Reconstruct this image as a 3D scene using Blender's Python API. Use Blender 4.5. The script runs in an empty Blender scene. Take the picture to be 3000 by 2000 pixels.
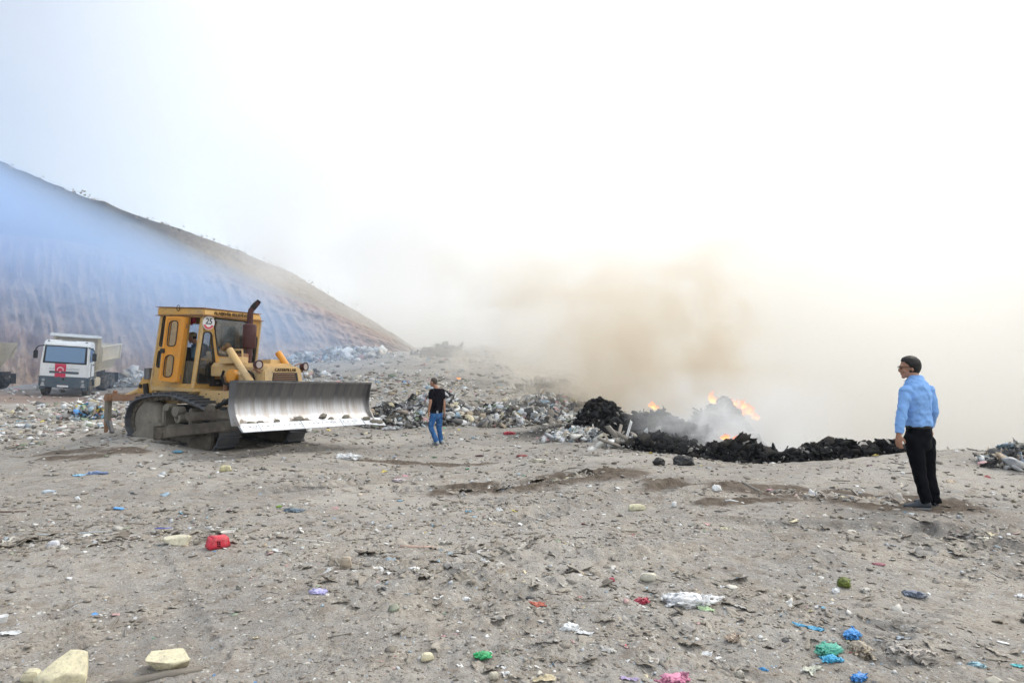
import bpy, bmesh, math, random
import numpy as np
from mathutils import Vector, Matrix, Euler

# ------------------------------------------------------------------ camera, sky, sun, exposure
S = bpy.context.scene
COL = S.collection
cam_d = bpy.data.cameras.new("camera")
cam = bpy.data.objects.new("camera", cam_d)
COL.objects.link(cam)
cam_d.sensor_width = 36.0
cam_d.lens = 24.0
cam_d.clip_start = 0.05
cam_d.clip_end = 3000.0
TH = math.atan(80 / 2000)
cam.location = (0, 0, 1.6)
cam.rotation_euler = (math.pi / 2 + TH, 0, 0)
S.camera = cam

SUN_EL, SUN_AZ = math.radians(50), math.radians(55)      # azimuth clockwise from +Y (view direction)
world = bpy.data.worlds.new("World")
S.world = world
world.use_nodes = True
wn = world.node_tree
wn.nodes.clear()
w_out = wn.nodes.new("ShaderNodeOutputWorld")
w_bg = wn.nodes.new("ShaderNodeBackground")
w_sky = wn.nodes.new("ShaderNodeTexSky")
w_sky.sky_type = 'NISHITA'
w_sky.sun_disc = False
w_sky.sun_elevation = SUN_EL
w_sky.sun_rotation = SUN_AZ
w_sky.dust_density = 3.0
w_mix = wn.nodes.new("ShaderNodeMix"); w_mix.data_type = 'RGBA'
w_cl = wn.nodes.new("ShaderNodeTexNoise"); w_cl.inputs['Scale'].default_value = 1.6
w_cl.inputs['Detail'].default_value = 4
w_map = wn.nodes.new("ShaderNodeMapRange")
w_map.inputs['From Min'].default_value = 0.35; w_map.inputs['From Max'].default_value = 0.65
w_map.inputs['To Min'].default_value = 0.80; w_map.inputs['To Max'].default_value = 1.0
w_sep = wn.nodes.new("ShaderNodeSeparateXYZ"); w_side = wn.nodes.new("ShaderNodeMapRange"); w_mul = wn.nodes.new("ShaderNodeMath"); w_mul.operation = 'MULTIPLY'
w_side.interpolation_type = 'SMOOTHSTEP'
w_side.inputs['From Min'].default_value = -0.85; w_side.inputs['From Max'].default_value = -0.05
w_side.inputs['To Min'].default_value = 0.10; w_side.inputs['To Max'].default_value = 1.0
w_tc = wn.nodes.new("ShaderNodeTexCoord")
w_bg.inputs['Strength'].default_value = 0.14
CLOUD = (9.6, 9.9, 10.0, 1)                               # pale, evenly lit veil of cloud and smoke over the blue
wn.links.new(w_tc.outputs['Generated'], w_cl.inputs['Vector'])
wn.links.new(w_cl.outputs['Fac'], w_map.inputs['Value'])
wn.links.new(w_tc.outputs['Generated'], w_sep.inputs[0]); wn.links.new(w_sep.outputs[0], w_side.inputs['Value'])
wn.links.new(w_map.outputs['Result'], w_mul.inputs[0]); wn.links.new(w_side.outputs['Result'], w_mul.inputs[1])
wn.links.new(w_mul.outputs[0], w_mix.inputs['Factor'])
wn.links.new(w_sky.outputs['Color'], w_mix.inputs[6])
w_mix.inputs[7].default_value = CLOUD
wn.links.new(w_mix.outputs[2], w_bg.inputs['Color'])
wn.links.new(w_bg.outputs['Background'], w_out.inputs['Surface'])

sun_d = bpy.data.lights.new("sun", 'SUN')
sun = bpy.data.objects.new("sun", sun_d)
COL.objects.link(sun)
sun_d.energy = 1.9
sun_d.angle = math.radians(14)
sun_d.color = (1.0, 0.95, 0.87)
sdir = Vector((math.sin(SUN_AZ) * math.cos(SUN_EL), math.cos(SUN_AZ) * math.cos(SUN_EL), math.sin(SUN_EL)))
sun.rotation_euler = sdir.to_track_quat('Z', 'Y').to_euler()

S.view_settings.view_transform = 'Standard'
S.view_settings.look = 'None'
S.view_settings.exposure = 0.15
S.view_settings.gamma = 1.0
S.view_settings.use_curve_mapping = False
S.render.engine = 'CYCLES'
S.cycles.use_adaptive_sampling = True
S.cycles.adaptive_threshold = 0.03
S.cycles.adaptive_min_samples = 24
S.cycles.use_denoising = True
S.cycles.denoiser = 'OPENIMAGEDENOISE'
S.cycles.max_bounces = 10
S.cycles.diffuse_bounces = 3
S.cycles.glossy_bounces = 3
S.cycles.transmission_bounces = 6
S.cycles.transparent_max_bounces = 12
S.cycles.volume_bounces = 5
S.cycles.volume_step_rate = 0.5
S.cycles.volume_max_steps = 96
S.cycles.caustics_reflective = False
S.cycles.caustics_refractive = False

# ------------------------------------------------------------------ noise in numpy
def _h(i, j, k, seed):
    n = (i.astype(np.int64) * 374761393 + j.astype(np.int64) * 668265263 + k.astype(np.int64) * 2147483647 + seed * 1274126177) & 0xffffffff
    n = ((n ^ (n >> 13)) * 1274126177) & 0xffffffff
    n = (n ^ (n >> 16)) & 0xffffffff
    return n.astype(np.float64) / 4294967295.0 * 2 - 1
def vnoise(x, y, z=None, seed=0):
    x = np.asarray(x, float); y = np.asarray(y, float)
    z = np.zeros_like(x) if z is None else np.asarray(z, float)
    i, j, k = np.floor(x), np.floor(y), np.floor(z)
    fx, fy, fz = x - i, y - j, z - k
    fx, fy, fz = [f * f * f * (f * (f * 6 - 15) + 10) for f in (fx, fy, fz)]
    def c(a, b, d): return _h(i + a, j + b, k + d, seed)
    def lerp(a, b, t): return a + (b - a) * t
    lo = lerp(lerp(c(0, 0, 0), c(1, 0, 0), fx), lerp(c(0, 1, 0), c(1, 1, 0), fx), fy)
    hi = lerp(lerp(c(0, 0, 1), c(1, 0, 1), fx), lerp(c(0, 1, 1), c(1, 1, 1), fx), fy)
    return lerp(lo, hi, fz)
def fbm(x, y, z=None, octv=4, seed=0, gain=0.5):
    a, s, o = 1.0, 0.0, 0.0
    x = np.asarray(x, float); y = np.asarray(y, float)
    for q in range(octv):
        f = 2.03 ** q
        o = o + a * vnoise(x * f + 17.3 * q, y * f - 9.1 * q, None if z is None else np.asarray(z, float) * f, seed + q)
        s += a; a *= gain
    return o / s
def sstep(a, b, x):
    t = np.clip((x - a) / (b - a), 0, 1)
    return t * t * (3 - 2 * t)

# ------------------------------------------------------------------ small helpers
def tag(o, label=None, cat=None, group=None, kind=None):
    if label: o['label'] = label
    if cat: o['category'] = cat
    if group: o['group'] = group
    if kind: o['kind'] = kind
    return o
def link(name, me, mats=(), parent=None, smooth=False):
    me.name = name
    o = bpy.data.objects.new(name, me)
    COL.objects.link(o)
    for m in (mats if isinstance(mats, (list, tuple)) else [mats]):
        me.materials.append(m)
    if smooth:
        me.shade_smooth()
    if parent is not None:
        o.parent = parent
    return o
def pydata(name, V, F, mats=(), parent=None, smooth=False):
    me = bpy.data.meshes.new(name)
    me.from_pydata([tuple(v) for v in V], [], [tuple(f) for f in F])
    me.update()
    return link(name, me, mats, parent, smooth)
def fastmesh(name, V, F, mats=(), parent=None, smooth=False, col=None):
    """V (n,3) float, F (m,k) int with k = 3 or 4; col (n,3) point colour"""
    V = np.ascontiguousarray(V, np.float32); F = np.ascontiguousarray(F, np.int32)
    me = bpy.data.meshes.new(name)
    k = F.shape[1]
    me.vertices.add(len(V)); me.vertices.foreach_set('co', V.ravel())
    me.loops.add(F.size); me.loops.foreach_set('vertex_index', F.ravel())
    me.polygons.add(len(F))
    me.polygons.foreach_set('loop_start', np.arange(0, F.size, k, dtype=np.int32))
    me.polygons.foreach_set('loop_total', np.full(len(F), k, np.int32))
    if smooth: me.polygons.foreach_set('use_smooth', np.ones(len(F), bool))
    if col is not None:
        at = me.color_attributes.new('Col', 'FLOAT_COLOR', 'POINT')
        c4 = np.ones((len(V), 4), np.float32); c4[:, :3] = col
        at.data.foreach_set('color', c4.ravel())
    me.update(calc_edges=True)
    return link(name, me, mats, parent)
def gridfaces(nu, nv, wrap=False):
    i = np.arange(nu - 1)[:, None]; j = np.arange(nv if wrap else nv - 1)[None, :]
    a = i * nv + j; b = i * nv + (j + 1) % nv; c = (i + 1) * nv + (j + 1) % nv; d = (i + 1) * nv + j
    return np.stack([a + 0 * b, b + 0 * a, c, d], -1).reshape(-1, 4)

# a pixel of the 3000 x 2000 photograph and a depth along +Y give a point of the place
CT, ST = math.cos(TH), math.sin(TH)
def at(px, py, Y):
    a, b = (px - 1500) / 2000, (1000 - py) / 2000
    dx, dy, dz = a, CT - b * ST, ST + b * CT
    return (dx / dy * Y, Y, 1.6 + dz / dy * Y)

# ------------------------------------------------------------------ node material helper
class NM:
    def __init__(s, name):
        s.m = bpy.data.materials.new(name); s.m.use_nodes = True
        s.t = s.m.node_tree; s.t.nodes.clear()
        s.out = s.n('OutputMaterial')
    def n(s, kind, **kw):
        nd = s.t.nodes.new('ShaderNode' + kind)
        for k, v in kw.items():
            if k.startswith('_'): setattr(nd, k[1:], v)
            else:
                key = k.replace('__', ' ')
                nd.inputs[key].default_value = v
        return nd
    def l(s, a, b): s.t.links.new(a, b)
    def noise(s, scale, detail=3, rough=.5, vec=None, dist=0.0):
        nd = s.n('TexNoise'); nd.inputs['Scale'].default_value = scale; nd.inputs['Detail'].default_value = detail
        nd.inputs['Roughness'].default_value = rough; nd.inputs['Distortion'].default_value = dist
        if vec is not None: s.l(vec, nd.inputs['Vector'])
        return nd.outputs['Fac']
    def ramp(s, fac, stops):
        nd = s.n('ValToRGB'); e = nd.color_ramp.elements
        while len(e) < len(stops): e.new(0.5)
        for q, (p, c) in enumerate(stops):
            e[q].position = p; e[q].color = (*c, 1) if len(c) == 3 else c
        s.l(fac, nd.inputs['Fac']); return nd.outputs['Color']
    def rng(s, v, a, b, c, d, clamp=True):
        nd = s.n('MapRange'); nd.clamp = clamp
        for k, x in zip(('From Min', 'From Max', 'To Min', 'To Max'), (a, b, c, d)): nd.inputs[k].default_value = x
        s.l(v, nd.inputs['Value']); return nd.outputs['Result']
    def mix(s, f, a, b, mode='MIX'):
        nd = s.n('Mix', _data_type='RGBA', _blend_type=mode)
        for q, x in ((0, f), (6, a), (7, b)):
            if isinstance(x, (int, float)): nd.inputs[q].default_value = x
            elif isinstance(x, (tuple, list)): nd.inputs[q].default_value = (*x, 1) if len(x) == 3 else x
            else: s.l(x, nd.inputs[q])
        return nd.outputs[2]
    def math(s, op, a, b=0.0, c=None):
        nd = s.n('Math', _operation=op)
        for q, x in enumerate((a, b) if c is None else (a, b, c)):
            if isinstance(x, (int, float)): nd.inputs[q].default_value = x
            else: s.l(x, nd.inputs[q])
        return nd.outputs[0]
    def bump(s, h, strength=.5, dist=.02, prev=None):
        nd = s.n('Bump'); nd.inputs['Strength'].default_value = strength; nd.inputs['Distance'].default_value = dist
        s.l(h, nd.inputs['Height'])
        if prev is not None: s.l(prev, nd.inputs['Normal'])
        return nd.outputs['Normal']
    def bsdf(s, color, rough=.8, metal=0.0, normal=None, spec=.3, **kw):
        b = s.n('BsdfPrincipled')
        for key, x in (('Base Color', color), ('Roughness', rough), ('Metallic', metal), ('Specular IOR Level', spec)):
            if isinstance(x, (int, float)): b.inputs[key].default_value = x
            elif isinstance(x, (tuple, list)): b.inputs[key].default_value = (*x, 1) if len(x) == 3 else x
            else: s.l(x, b.inputs[key])
        if normal is not None: s.l(normal, b.inputs['Normal'])
        for k, v in kw.items(): b.inputs[k.replace('__', ' ')].default_value = v
        s.l(b.outputs['BSDF'], s.out.inputs['Surface'])
        return b
    def pos(s): return s.n('NewGeometry').outputs['Position']
    def obj(s): return s.n('TexCoord').outputs['Object']

# ------------------------------------------------------------------ ground height
def Rm(yaw, pitch, roll):
    return Matrix.Rotation(yaw, 3, 'Z') @ Matrix.Rotation(pitch, 3, 'Y') @ Matrix.Rotation(roll, 3, 'X')
DOZ_O, DOZ_R = Vector((-6.69, 15.808, -0.21)), (-0.466, -0.034, -0.03)
TRK_O, TRK_R = Vector((-27.0, 43.1, 0.25)), (-1.268, 0.07, -0.064)
def dozw(p): return DOZ_O + Rm(*DOZ_R) @ Vector(p)
def trkw(p): return TRK_O + Rm(*TRK_R) @ Vector(p)

CP = [(-4, 3, 0), (0, 3, .0), (4, 3, 0), (-2, 5, 0), (0, 5, 0), (3, 5, 0), (6, 5, .02), (-6, 6, 0), (0, 2, 0), (-3, 1.5, 0), (3, 1.5, 0)]
for q in [(2730, 1477, 7.75), (2300, 1500, 7.5), (1500, 1500, 7.8), (800, 1480, 8.2), (0, 1500, 8),
          (2950, 1322, 12.6), (2750, 1316, 12.6), (2560, 1330, 12.4), (3300, 1322, 12.6), (2300, 1362, 12), (1950, 1335, 13.5), (2620, 1380, 10.8), (3000, 1400, 10.4),
          (1500, 1330, 16), (1270, 1301, 18), (1100, 1320, 16.5), (0, 1330, 14.8), (1700, 1290, 17), (1500, 1270, 20),
          (0, 1205, 27), (300, 1195, 28), (0, 1155, 38), (450, 1150, 36), (-300, 1150, 38), (600, 1130, 42), (870, 1095, 48), (870, 1060, 58),
          (1000, 1190, 27), (1200, 1180, 27), (1200, 1100, 42), (1180, 1040, 62), (1500, 1180, 28), (1500, 1110, 42), (1400, 1030, 72), (1700, 1120, 42), (1800, 1230, 24),
          (0, 1135, 50), (400, 1110, 52), (-600, 1150, 45), (1000, 1040, 66)]:
    CP.append(at(*q))
for p in [(1.1, -1.2, .05), (1.1, 1.2, .05), (-1.4, -1.2, .34), (-1.4, 1.2, .34), (2.8, 0, -.05)]: CP.append(tuple(dozw(p)))
for p in [(3.4, -1.2, 0), (3.4, 1.2, 0), (-1.2, 1.2, 0), (-1.2, -1.2, 0)]: CP.append(tuple(trkw(p)))
CP += [(9, 17, -1.6), (13, 18, -1.8), (18, 19, -1.8), (5.5, 17, -.9), (6, 24, -1.2), (14, 26, -3.2), (24, 28, -3.5), (12, 45, -3), (30, 45, -5), (0, 80, 4.5), (15, 80, 0), (50, 70, -5),
       (-40, 80, 4), (-70, 60, 3), (-45, 30, .6), (-25, 12, 0), (30, 12, -.2), (12, 5, 0), (-12, 4, 0)]
CP = np.array(CP, float)
def _uv(x, y):
    r = np.sqrt(x * x + y * y)
    u = np.clip(np.arctan2(x, y), -1.0, 1.0)
    u = np.where(y < 0, np.sign(x) * 1.0, u)
    return u * 2.2, np.log(np.clip(r, 2.0, 95.0))
_cu, _cv = _uv(CP[:, 0], CP[:, 1])
_C2 = .02
def _phi(d2): return np.sqrt(d2 + _C2)
_K = _phi((_cu[:, None] - _cu) ** 2 + (_cv[:, None] - _cv) ** 2) + np.eye(len(CP)) * -.01
_W = np.linalg.solve(np.block([[_K, np.ones((len(CP), 1))], [np.ones((1, len(CP))), np.zeros((1, 1))]]), np.append(CP[:, 2], 0))
def base_h(x, y):
    x = np.asarray(x, float); y = np.asarray(y, float)
    sh = x.shape; x = x.ravel(); y = y.ravel()
    out = np.empty(len(x))
    for s in range(0, len(x), 20000):
        u, v = _uv(x[s:s + 20000], y[s:s + 20000])
        out[s:s + 20000] = _phi((u[:, None] - _cu) ** 2 + (v[:, None] - _cv) ** 2) @ _W[:-1] + _W[-1]
    # eases to a plain beyond the tip and round behind the camera
    r = np.sqrt(x * x + y * y)
    out = out * (1 - sstep(95, 160, r)) + (-4.0) * sstep(95, 160, r)
    b = sstep(2.6, 1.6, r) + sstep(0, -2, y); b = np.clip(b, 0, 1)
    out = out * (1 - b)
    return out.reshape(sh)

def seg_d(x, y, a, b):
    """distance from segment and position 0..1 along it"""
    ax, ay = a; bx, by = b
    L2 = (bx - ax) ** 2 + (by - ay) ** 2
    t = np.clip(((x - ax) * (bx - ax) + (y - ay) * (by - ay)) / L2, 0, 1)
    return np.hypot(x - ax - t * (bx - ax), y - ay - t * (by - ay)), t
def g2(px, py):      # ground pixel -> plan position assuming level ground round z = -.05
    Y = 1.65 / max((py - 1080) / 2000, .01)
    return ((px - 1500) / 2000 * Y, Y)

# (a, b, width) dark soil: wet patches and bands just darker than the ground; tracks of the bulldozer with cleat marks
DARK_SOIL = [(g2(150, 1318), g2(420, 1326), .30), (g2(1090, 1312), g2(1420, 1316), .22), (g2(1950, 1435), g2(2300, 1450), .34), (g2(1370, 1415), g2(1740, 1392), .62), (g2(1900, 1430), g2(2150, 1445), .22), (g2(2280, 1462), g2(2640, 1490), .56), (g2(2060, 1500), g2(2330, 1480), .12), (g2(150, 1330), g2(260, 1335), .35)]
CLEAT = [(g2(640, 2000), g2(430, 1610), .16), (g2(180, 1990), g2(150, 1640), .16), (g2(700, 1450), g2(1350, 1360), .3), (g2(2450, 1990), g2(2860, 1640), .2), (g2(1440, 1550), g2(2120, 1420), .28), (g2(2600, 1560), g2(3300, 1760), .30), (g2(1100, 1420), g2(1900, 1385), .3), (g2(2050, 1560), g2(2900, 1600), .3)]
MOUND = [(g2(1480, 1780), 1.0, .12), (g2(1250, 1730), .6, .08), (g2(1900, 1660), .9, .10), (g2(2600, 1900), .8, .07), (g2(1560, 1640), .4, .09), (g2(2400, 1660), .5, .06), (g2(600, 1590), .8, .03), (g2(1000, 1790), .5, .05), (g2(2900, 1620), .9, .06), (g2(1050, 1680), .5, .06)]
def dark_soil_mask(x, y):
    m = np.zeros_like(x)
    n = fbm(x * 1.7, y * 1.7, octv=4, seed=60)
    for a, b, w in DARK_SOIL:
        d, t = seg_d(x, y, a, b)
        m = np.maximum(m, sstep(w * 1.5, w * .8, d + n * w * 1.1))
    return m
def ground_h(x, y):
    x = np.asarray(x, float); y = np.asarray(y, float)
    h = base_h(x, y)
    r = np.sqrt(x * x + y * y)
    near = sstep(60, 12, r)
    h = h + .05 * fbm(x * .45, y * .45, octv=3, seed=1) * sstep(1, 5, r)
    # trampled, lumpy tip soil
    lump = fbm(x * 3.1, y * 3.1, octv=4, seed=5, gain=.6)
    patch = sstep(-.25, .45, fbm(x * .55 + 3, y * .55, octv=3, seed=9))
    h = h + near * (.006 + .034 * patch) * lump
    rid = 1 - np.abs(fbm(x * 5.5, y * 5.5, octv=3, seed=21)) * 2
    h = h + near * .012 * patch * rid
    h = h + .0035 * fbm(x * 17, y * 17, octv=2, seed=27) * sstep(14, 5, r)
    for (cx, cy), w, a in MOUND:
        d2 = ((x - cx) ** 2 + (y - cy) ** 2) / (w * w)
        h = h + a * np.exp(-d2 * 1.5) * (.7 + .7 * fbm(x * 4.1, y * 4.1, octv=3, seed=31))
    for q, (a, b, w) in enumerate(CLEAT):
        d, t = seg_d(x, y, a, b)
        L = math.dist(a, b)
        m = sstep(w, w * .8, d + .05 * fbm(x * 2, y * 2, octv=2, seed=70 + q)) * sstep(.0, .08, t) * sstep(1, .92, t)
        c = np.cos(t * L * 2 * math.pi / .17 + 1.2 * fbm(x, y, octv=2, seed=80 + q))
        fade = sstep(-.5, .4, fbm(x * .8, y * .8, octv=2, seed=90 + q))
        amp = .30 if q in (0, 1, 3) else 1.0
        h = h - m * .03 * amp + m * fade * .022 * (.6 + .4 * amp) * np.sign(c) * np.abs(c) ** .6
        h = h + .035 * amp * np.exp(-((d - w) / .07) ** 2) * sstep(0, .08, t) * sstep(1, .92, t)
    wm = dark_soil_mask(x, y)
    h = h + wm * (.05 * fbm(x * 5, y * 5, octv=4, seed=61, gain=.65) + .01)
    # berm lip on the right in front of the drop
    d, t = seg_d(x, y, g2(2480, 1322), g2(3500, 1318))
    h = h + .10 * np.exp(-(d / .5) ** 2) * (.6 + .9 * fbm(x * 1.9, y * 1.9, octv=4, seed=51))
    return h
def gz(x, y): return float(ground_h(np.array([x]), np.array([y]))[0])

# ground sheet: fine rings near the camera, coarse to the horizon
def build_ground():
    an = np.concatenate([np.linspace(-.74, .74, 640), np.linspace(.74, 2 * math.pi - .74, 70)[1:-1]])
    rr = np.concatenate([[.4, .9, 1.4, 1.9, 2.3], np.exp(np.linspace(math.log(2.7), math.log(30), 560)), np.exp(np.linspace(math.log(30), math.log(95), 90))[1:], [110, 130, 160, 220, 320, 480, 700]])
    A, Rr = np.meshgrid(an, rr)
    X = (Rr * np.sin(A)).ravel(); Y = (Rr * np.cos(A)).ravel()
    Z = ground_h(X, Y)
    V = np.stack([X, Y, Z], 1)
    F = gridfaces(len(rr), len(an), True)
    V = np.vstack([V, [[0, 0, 0]]])
    na = len(an); ci = len(V) - 1
    cap = np.array([[ci, q, (q + 1) % na, (q + 1) % na] for q in range(na)])
    # masks: R wet and other dark soil, G burnt, B rubbish-rich
    wm = dark_soil_mask(V[:, 0], V[:, 1])
    x, y = V[:, 0], V[:, 1]
    bn = fbm(x * .6, y * .6, octv=3, seed=40)
    d1, _ = seg_d(x, y, at(1860, 1300, 15.5)[:2], at(2600, 1330, 13.2)[:2])
    d2, _ = seg_d(x, y, at(1720, 1230, 20)[:2], at(2300, 1230, 20)[:2])
    burn = np.maximum(sstep(1.1, .5, d1 + bn * .8), sstep(2.6, 1.2, d2 + bn * 1.2))
    red = sstep(7, 2, seg_d(x, y, at(-300, 1165, 36)[:2], at(480, 1150, 38)[:2])[0] + bn * 3)
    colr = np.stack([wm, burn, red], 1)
    m = NM('soil')
    p = m.pos()
    at_ = m.n('Attribute', _attribute_name='Col')
    sep = m.n('SeparateColor'); m.l(at_.outputs['Color'], sep.inputs[0])
    n1 = m.noise(.7, 5, .6, p); n2 = m.noise(6, 6, .7, p); n3 = m.noise(38, 4, .7, p); n4 = m.noise(2.2, 4, .6, p)
    c = m.ramp(n1, [(.3, (.385, .358, .322)), (.5, (.325, .309, .288)), (.72, (.26, .250, .240))])
    c = m.mix(m.rng(n4, .42, .7, 0, .55), c, (.40, .345, .275))
    c = m.mix(m.rng(n2, .5, .68, 0, .75), c, (.20, .165, .13))
    c = m.mix(m.rng(n2, .46, .30, 0, .5), c, (.47, .437, .395))
    c = m.mix(m.rng(n3, .53, .66, 0, .8), c, (.17, .14, .115))
    n0 = m.noise(.22, 4, .6, p, .5)
    c = m.mix(m.rng(n0, .50, .62, 0, .55), c, (.45, .42, .38))
    c = m.mix(m.rng(n0, .46, .36, 0, .5), c, (.19, .17, .15))
    # pale and coloured crumbs of rubbish pressed in the soil
    vo = m.n('TexVoronoi'); vo.inputs['Scale'].default_value = 34; m.l(p, vo.inputs['Vector'])
    sc = m.n('SeparateColor'); m.l(vo.outputs['Color'], sc.inputs[0])
    cr = m.math('MULTIPLY', m.rng(vo.outputs['Distance'], .22, .30, 1, 0), m.rng(sc.outputs[0], .70, .74, 0, 1))
    cc = m.ramp(sc.outputs[1], [(0, (.6, .6, .58)), (.45, (.5, .45, .36)), (.7, (.62, .63, .63)), (.85, (.3, .4, .5)), (1, (.15, .12, .1))])
    c = m.mix(m.math('MULTIPLY', cr, .85), c, cc)
    vo2 = m.n('TexVoronoi'); vo2.inputs['Scale'].default_value = 11; m.l(p, vo2.inputs['Vector'])
    sc2 = m.n('SeparateColor'); m.l(vo2.outputs['Color'], sc2.inputs[0])
    cr2 = m.math('MULTIPLY', m.rng(vo2.outputs['Distance'], .16, .22, 1, 0), m.rng(sc2.outputs[0], .78, .82, 0, 1))
    c = m.mix(m.math('MULTIPLY', cr2, .7), c, m.ramp(sc2.outputs[1], [(0, (.55, .55, .53)), (.6, (.35, .3, .24)), (1, (.6, .58, .52))]))
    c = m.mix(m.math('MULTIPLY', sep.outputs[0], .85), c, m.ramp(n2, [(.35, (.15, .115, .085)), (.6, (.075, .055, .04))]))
    c = m.mix(m.math('MULTIPLY', sep.outputs[1], .95), c, m.ramp(n2, [(.35, (.045, .043, .042)), (.65, (.012, .012, .012))]))
    c = m.mix(m.math('MULTIPLY', sep.outputs[2], .6), c, (.26, .165, .125))
    nb = m.bump(n3, .9, .02)
    nb = m.bump(n2, .8, .05, nb)
    m.bsdf(c, .95, 0, nb, .15)
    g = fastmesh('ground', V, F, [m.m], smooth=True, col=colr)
    g['kind'] = 'structure'
    capo = bmesh.new(); capo.from_mesh(g.data); capo.verts.ensure_lookup_table()
    for q in range(na): capo.faces.new([capo.verts[ci], capo.verts[(q + 1) % na], capo.verts[q]])
    capo.to_mesh(g.data); capo.free()
    return g
build_ground()

# ------------------------------------------------------------------ hill with its excavated face
SKY = [(-2600, 60), (-1500, 180), (-700, 300), (-300, 385), (0, 473), (127, 526), (238, 573), (293, 585), (387, 625), (525, 669), (691, 730), (857, 799), (967, 866), (1083, 932), (1166, 987), (1230, 1025), (1400, 1120), (1700, 1200)]
CUT = [(-2600, 640), (-700, 660), (0, 690), (180, 706), (350, 745), (480, 790), (640, 800), (800, 860), (950, 905), (1080, 960), (1166, 998), (1230, 1032), (1400, 1125), (1700, 1205)]
def build_hill():
    px = np.concatenate([np.linspace(-2600, -100, 60), np.linspace(-90, 1260, 420), np.linspace(1270, 1700, 20)])
    sky = np.interp(px, *zip(*SKY)); cut = np.interp(px, *zip(*CUT))
    u = (px - 1500) / 2000
    nv = 150
    V = np.zeros((len(px), nv, 3)); COLR = np.zeros((len(px), nv, 3))
    yb = np.interp(px, [-2600, -600, 0, 600, 1200, 1700], [44, 46, 49, 56, 70, 76])       # foot
    yc = yb + np.interp(px, [0, 600, 1200, 1700], [11, 8, 3, 2])                           # top of the cut
    yr = yc + np.interp(px, [0, 600, 1200, 1700], [22, 14, 4, 2])                          # ridge
    zc = 1.6 + (1080 - cut) / 2000 * yc
    sk = sky + 2.2 * fbm(px * .03, px * 0, octv=4, seed=3) * 2
    zr = 1.6 + (1080 - sk) / 2000 * yr
    zb = base_h(u * yb, yb) - 1.0
    for j in range(nv):
        t = j / (nv - 1)
        if t < .5:
            s = t / .5
            y = yb + (yc - yb) * s; z = zb + (zc - zb) * (s ** .85)
            g = 1.0 * math.sin(math.pi * min(1, s * 1.0)) ** .5
            gul = (np.abs(fbm(px * .022 + .8 * fbm(px * .004 + s * 2, px * 0 + s * 1.5, octv=2, seed=8), np.full_like(px, s * 1.3), octv=4, seed=11)) * 2.6
                   + fbm(px * .06 + s * 4, np.full_like(px, s * 9), octv=4, seed=14) * 1.1)
            y = y + gul * g * .62 + .5 * g * fbm(px * .012, np.full_like(px, s * 14), octv=3, seed=19)
            x = u * y
            COLR[:, j, 0] = 0
            COLR[:, j, 1] = s
        elif t < .88:
            s = (t - .5) / .38
            y = yc + (yr - yc) * s; z = zc + (zr - zc) * s
            z = z + .35 * fbm(px * .02, np.full_like(px, s * 6), octv=4, seed=17) * math.sin(math.pi * s) 
            x = u * y
            COLR[:, j, 0] = sstep(0, .04, s)
            COLR[:, j, 1] = 1
        else:
            s = (t - .88) / .12
            y = yr + s * 60; z = zr - s * (zr + 6) * (s * .5 + .5)
            x = u * yr + (y - yr) * u * .5
            COLR[:, j, 0] = 1; COLR[:, j, 1] = 1
        V[:, j] = np.stack([x, y, z], 1)
    m = NM('hill_soil')
    p = m.pos()
    a = m.n('Attribute', _attribute_name='Col'); sep = m.n('SeparateColor'); m.l(a.outputs['Color'], sep.inputs[0])
    mp = m.n('Mapping'); mp.inputs['Scale'].default_value = (1, 1, .45); m.l(p, mp.inputs['Vector'])
    n1 = m.noise(.09, 5, .6, p); n2 = m.noise(.75, 5, .65, mp.outputs['Vector']); n3 = m.noise(2.2, 4, .7, p)
    c = m.ramp(n2, [(.33, (.36, .26, .20)), (.47, (.54, .39, .28)), (.6, (.62, .49, .375)), (.72, (.42, .32, .25))])
    c = m.mix(m.rng(n1, .45, .6, 0, .55), c, (.42, .22, .16))
    c = m.mix(m.rng(n3, .52, .7, 0, .45), c, (.17, .14, .10))
    top = m.ramp(n3, [(.35, (.13, .12, .09)), (.55, (.22, .19, .14)), (.7, (.38, .32, .23))])
    sx = m.n('SeparateXYZ'); m.l(p, sx.inputs[0])
    warm = m.ramp(n3, [(.35, (.29, .255, .21)), (.6, (.41, .355, .29))])
    burnt = m.mix(m.rng(m.noise(.045, 4, .6, p), .42, .62, 0, 1), (.07, .07, .07), top)
    burnt = m.mix(m.rng(m.math('MULTIPLY_ADD', m.noise(.08, 3, .6, p), 14, sx.outputs[0]), -36, -20, 0, 1), burnt, warm)
    c = m.mix(m.rng(m.math('ADD', sep.outputs[0], m.rng(n3, .3, .7, -.3, .3)), .35, .6, 0, 1), c, burnt)
    m.bsdf(c, .95, 0, m.bump(n3, .8, .5), .1)
    h = fastmesh('hill', V.reshape(-1, 3), gridfaces(len(px), nv)[:, ::-1], [m.m], smooth=True, col=COLR.reshape(-1, 3))
    h['kind'] = 'structure'
    return np.stack([u * yr, yr, zr], 1), px
RIDGE, RIDGE_PX = build_hill()

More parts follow.
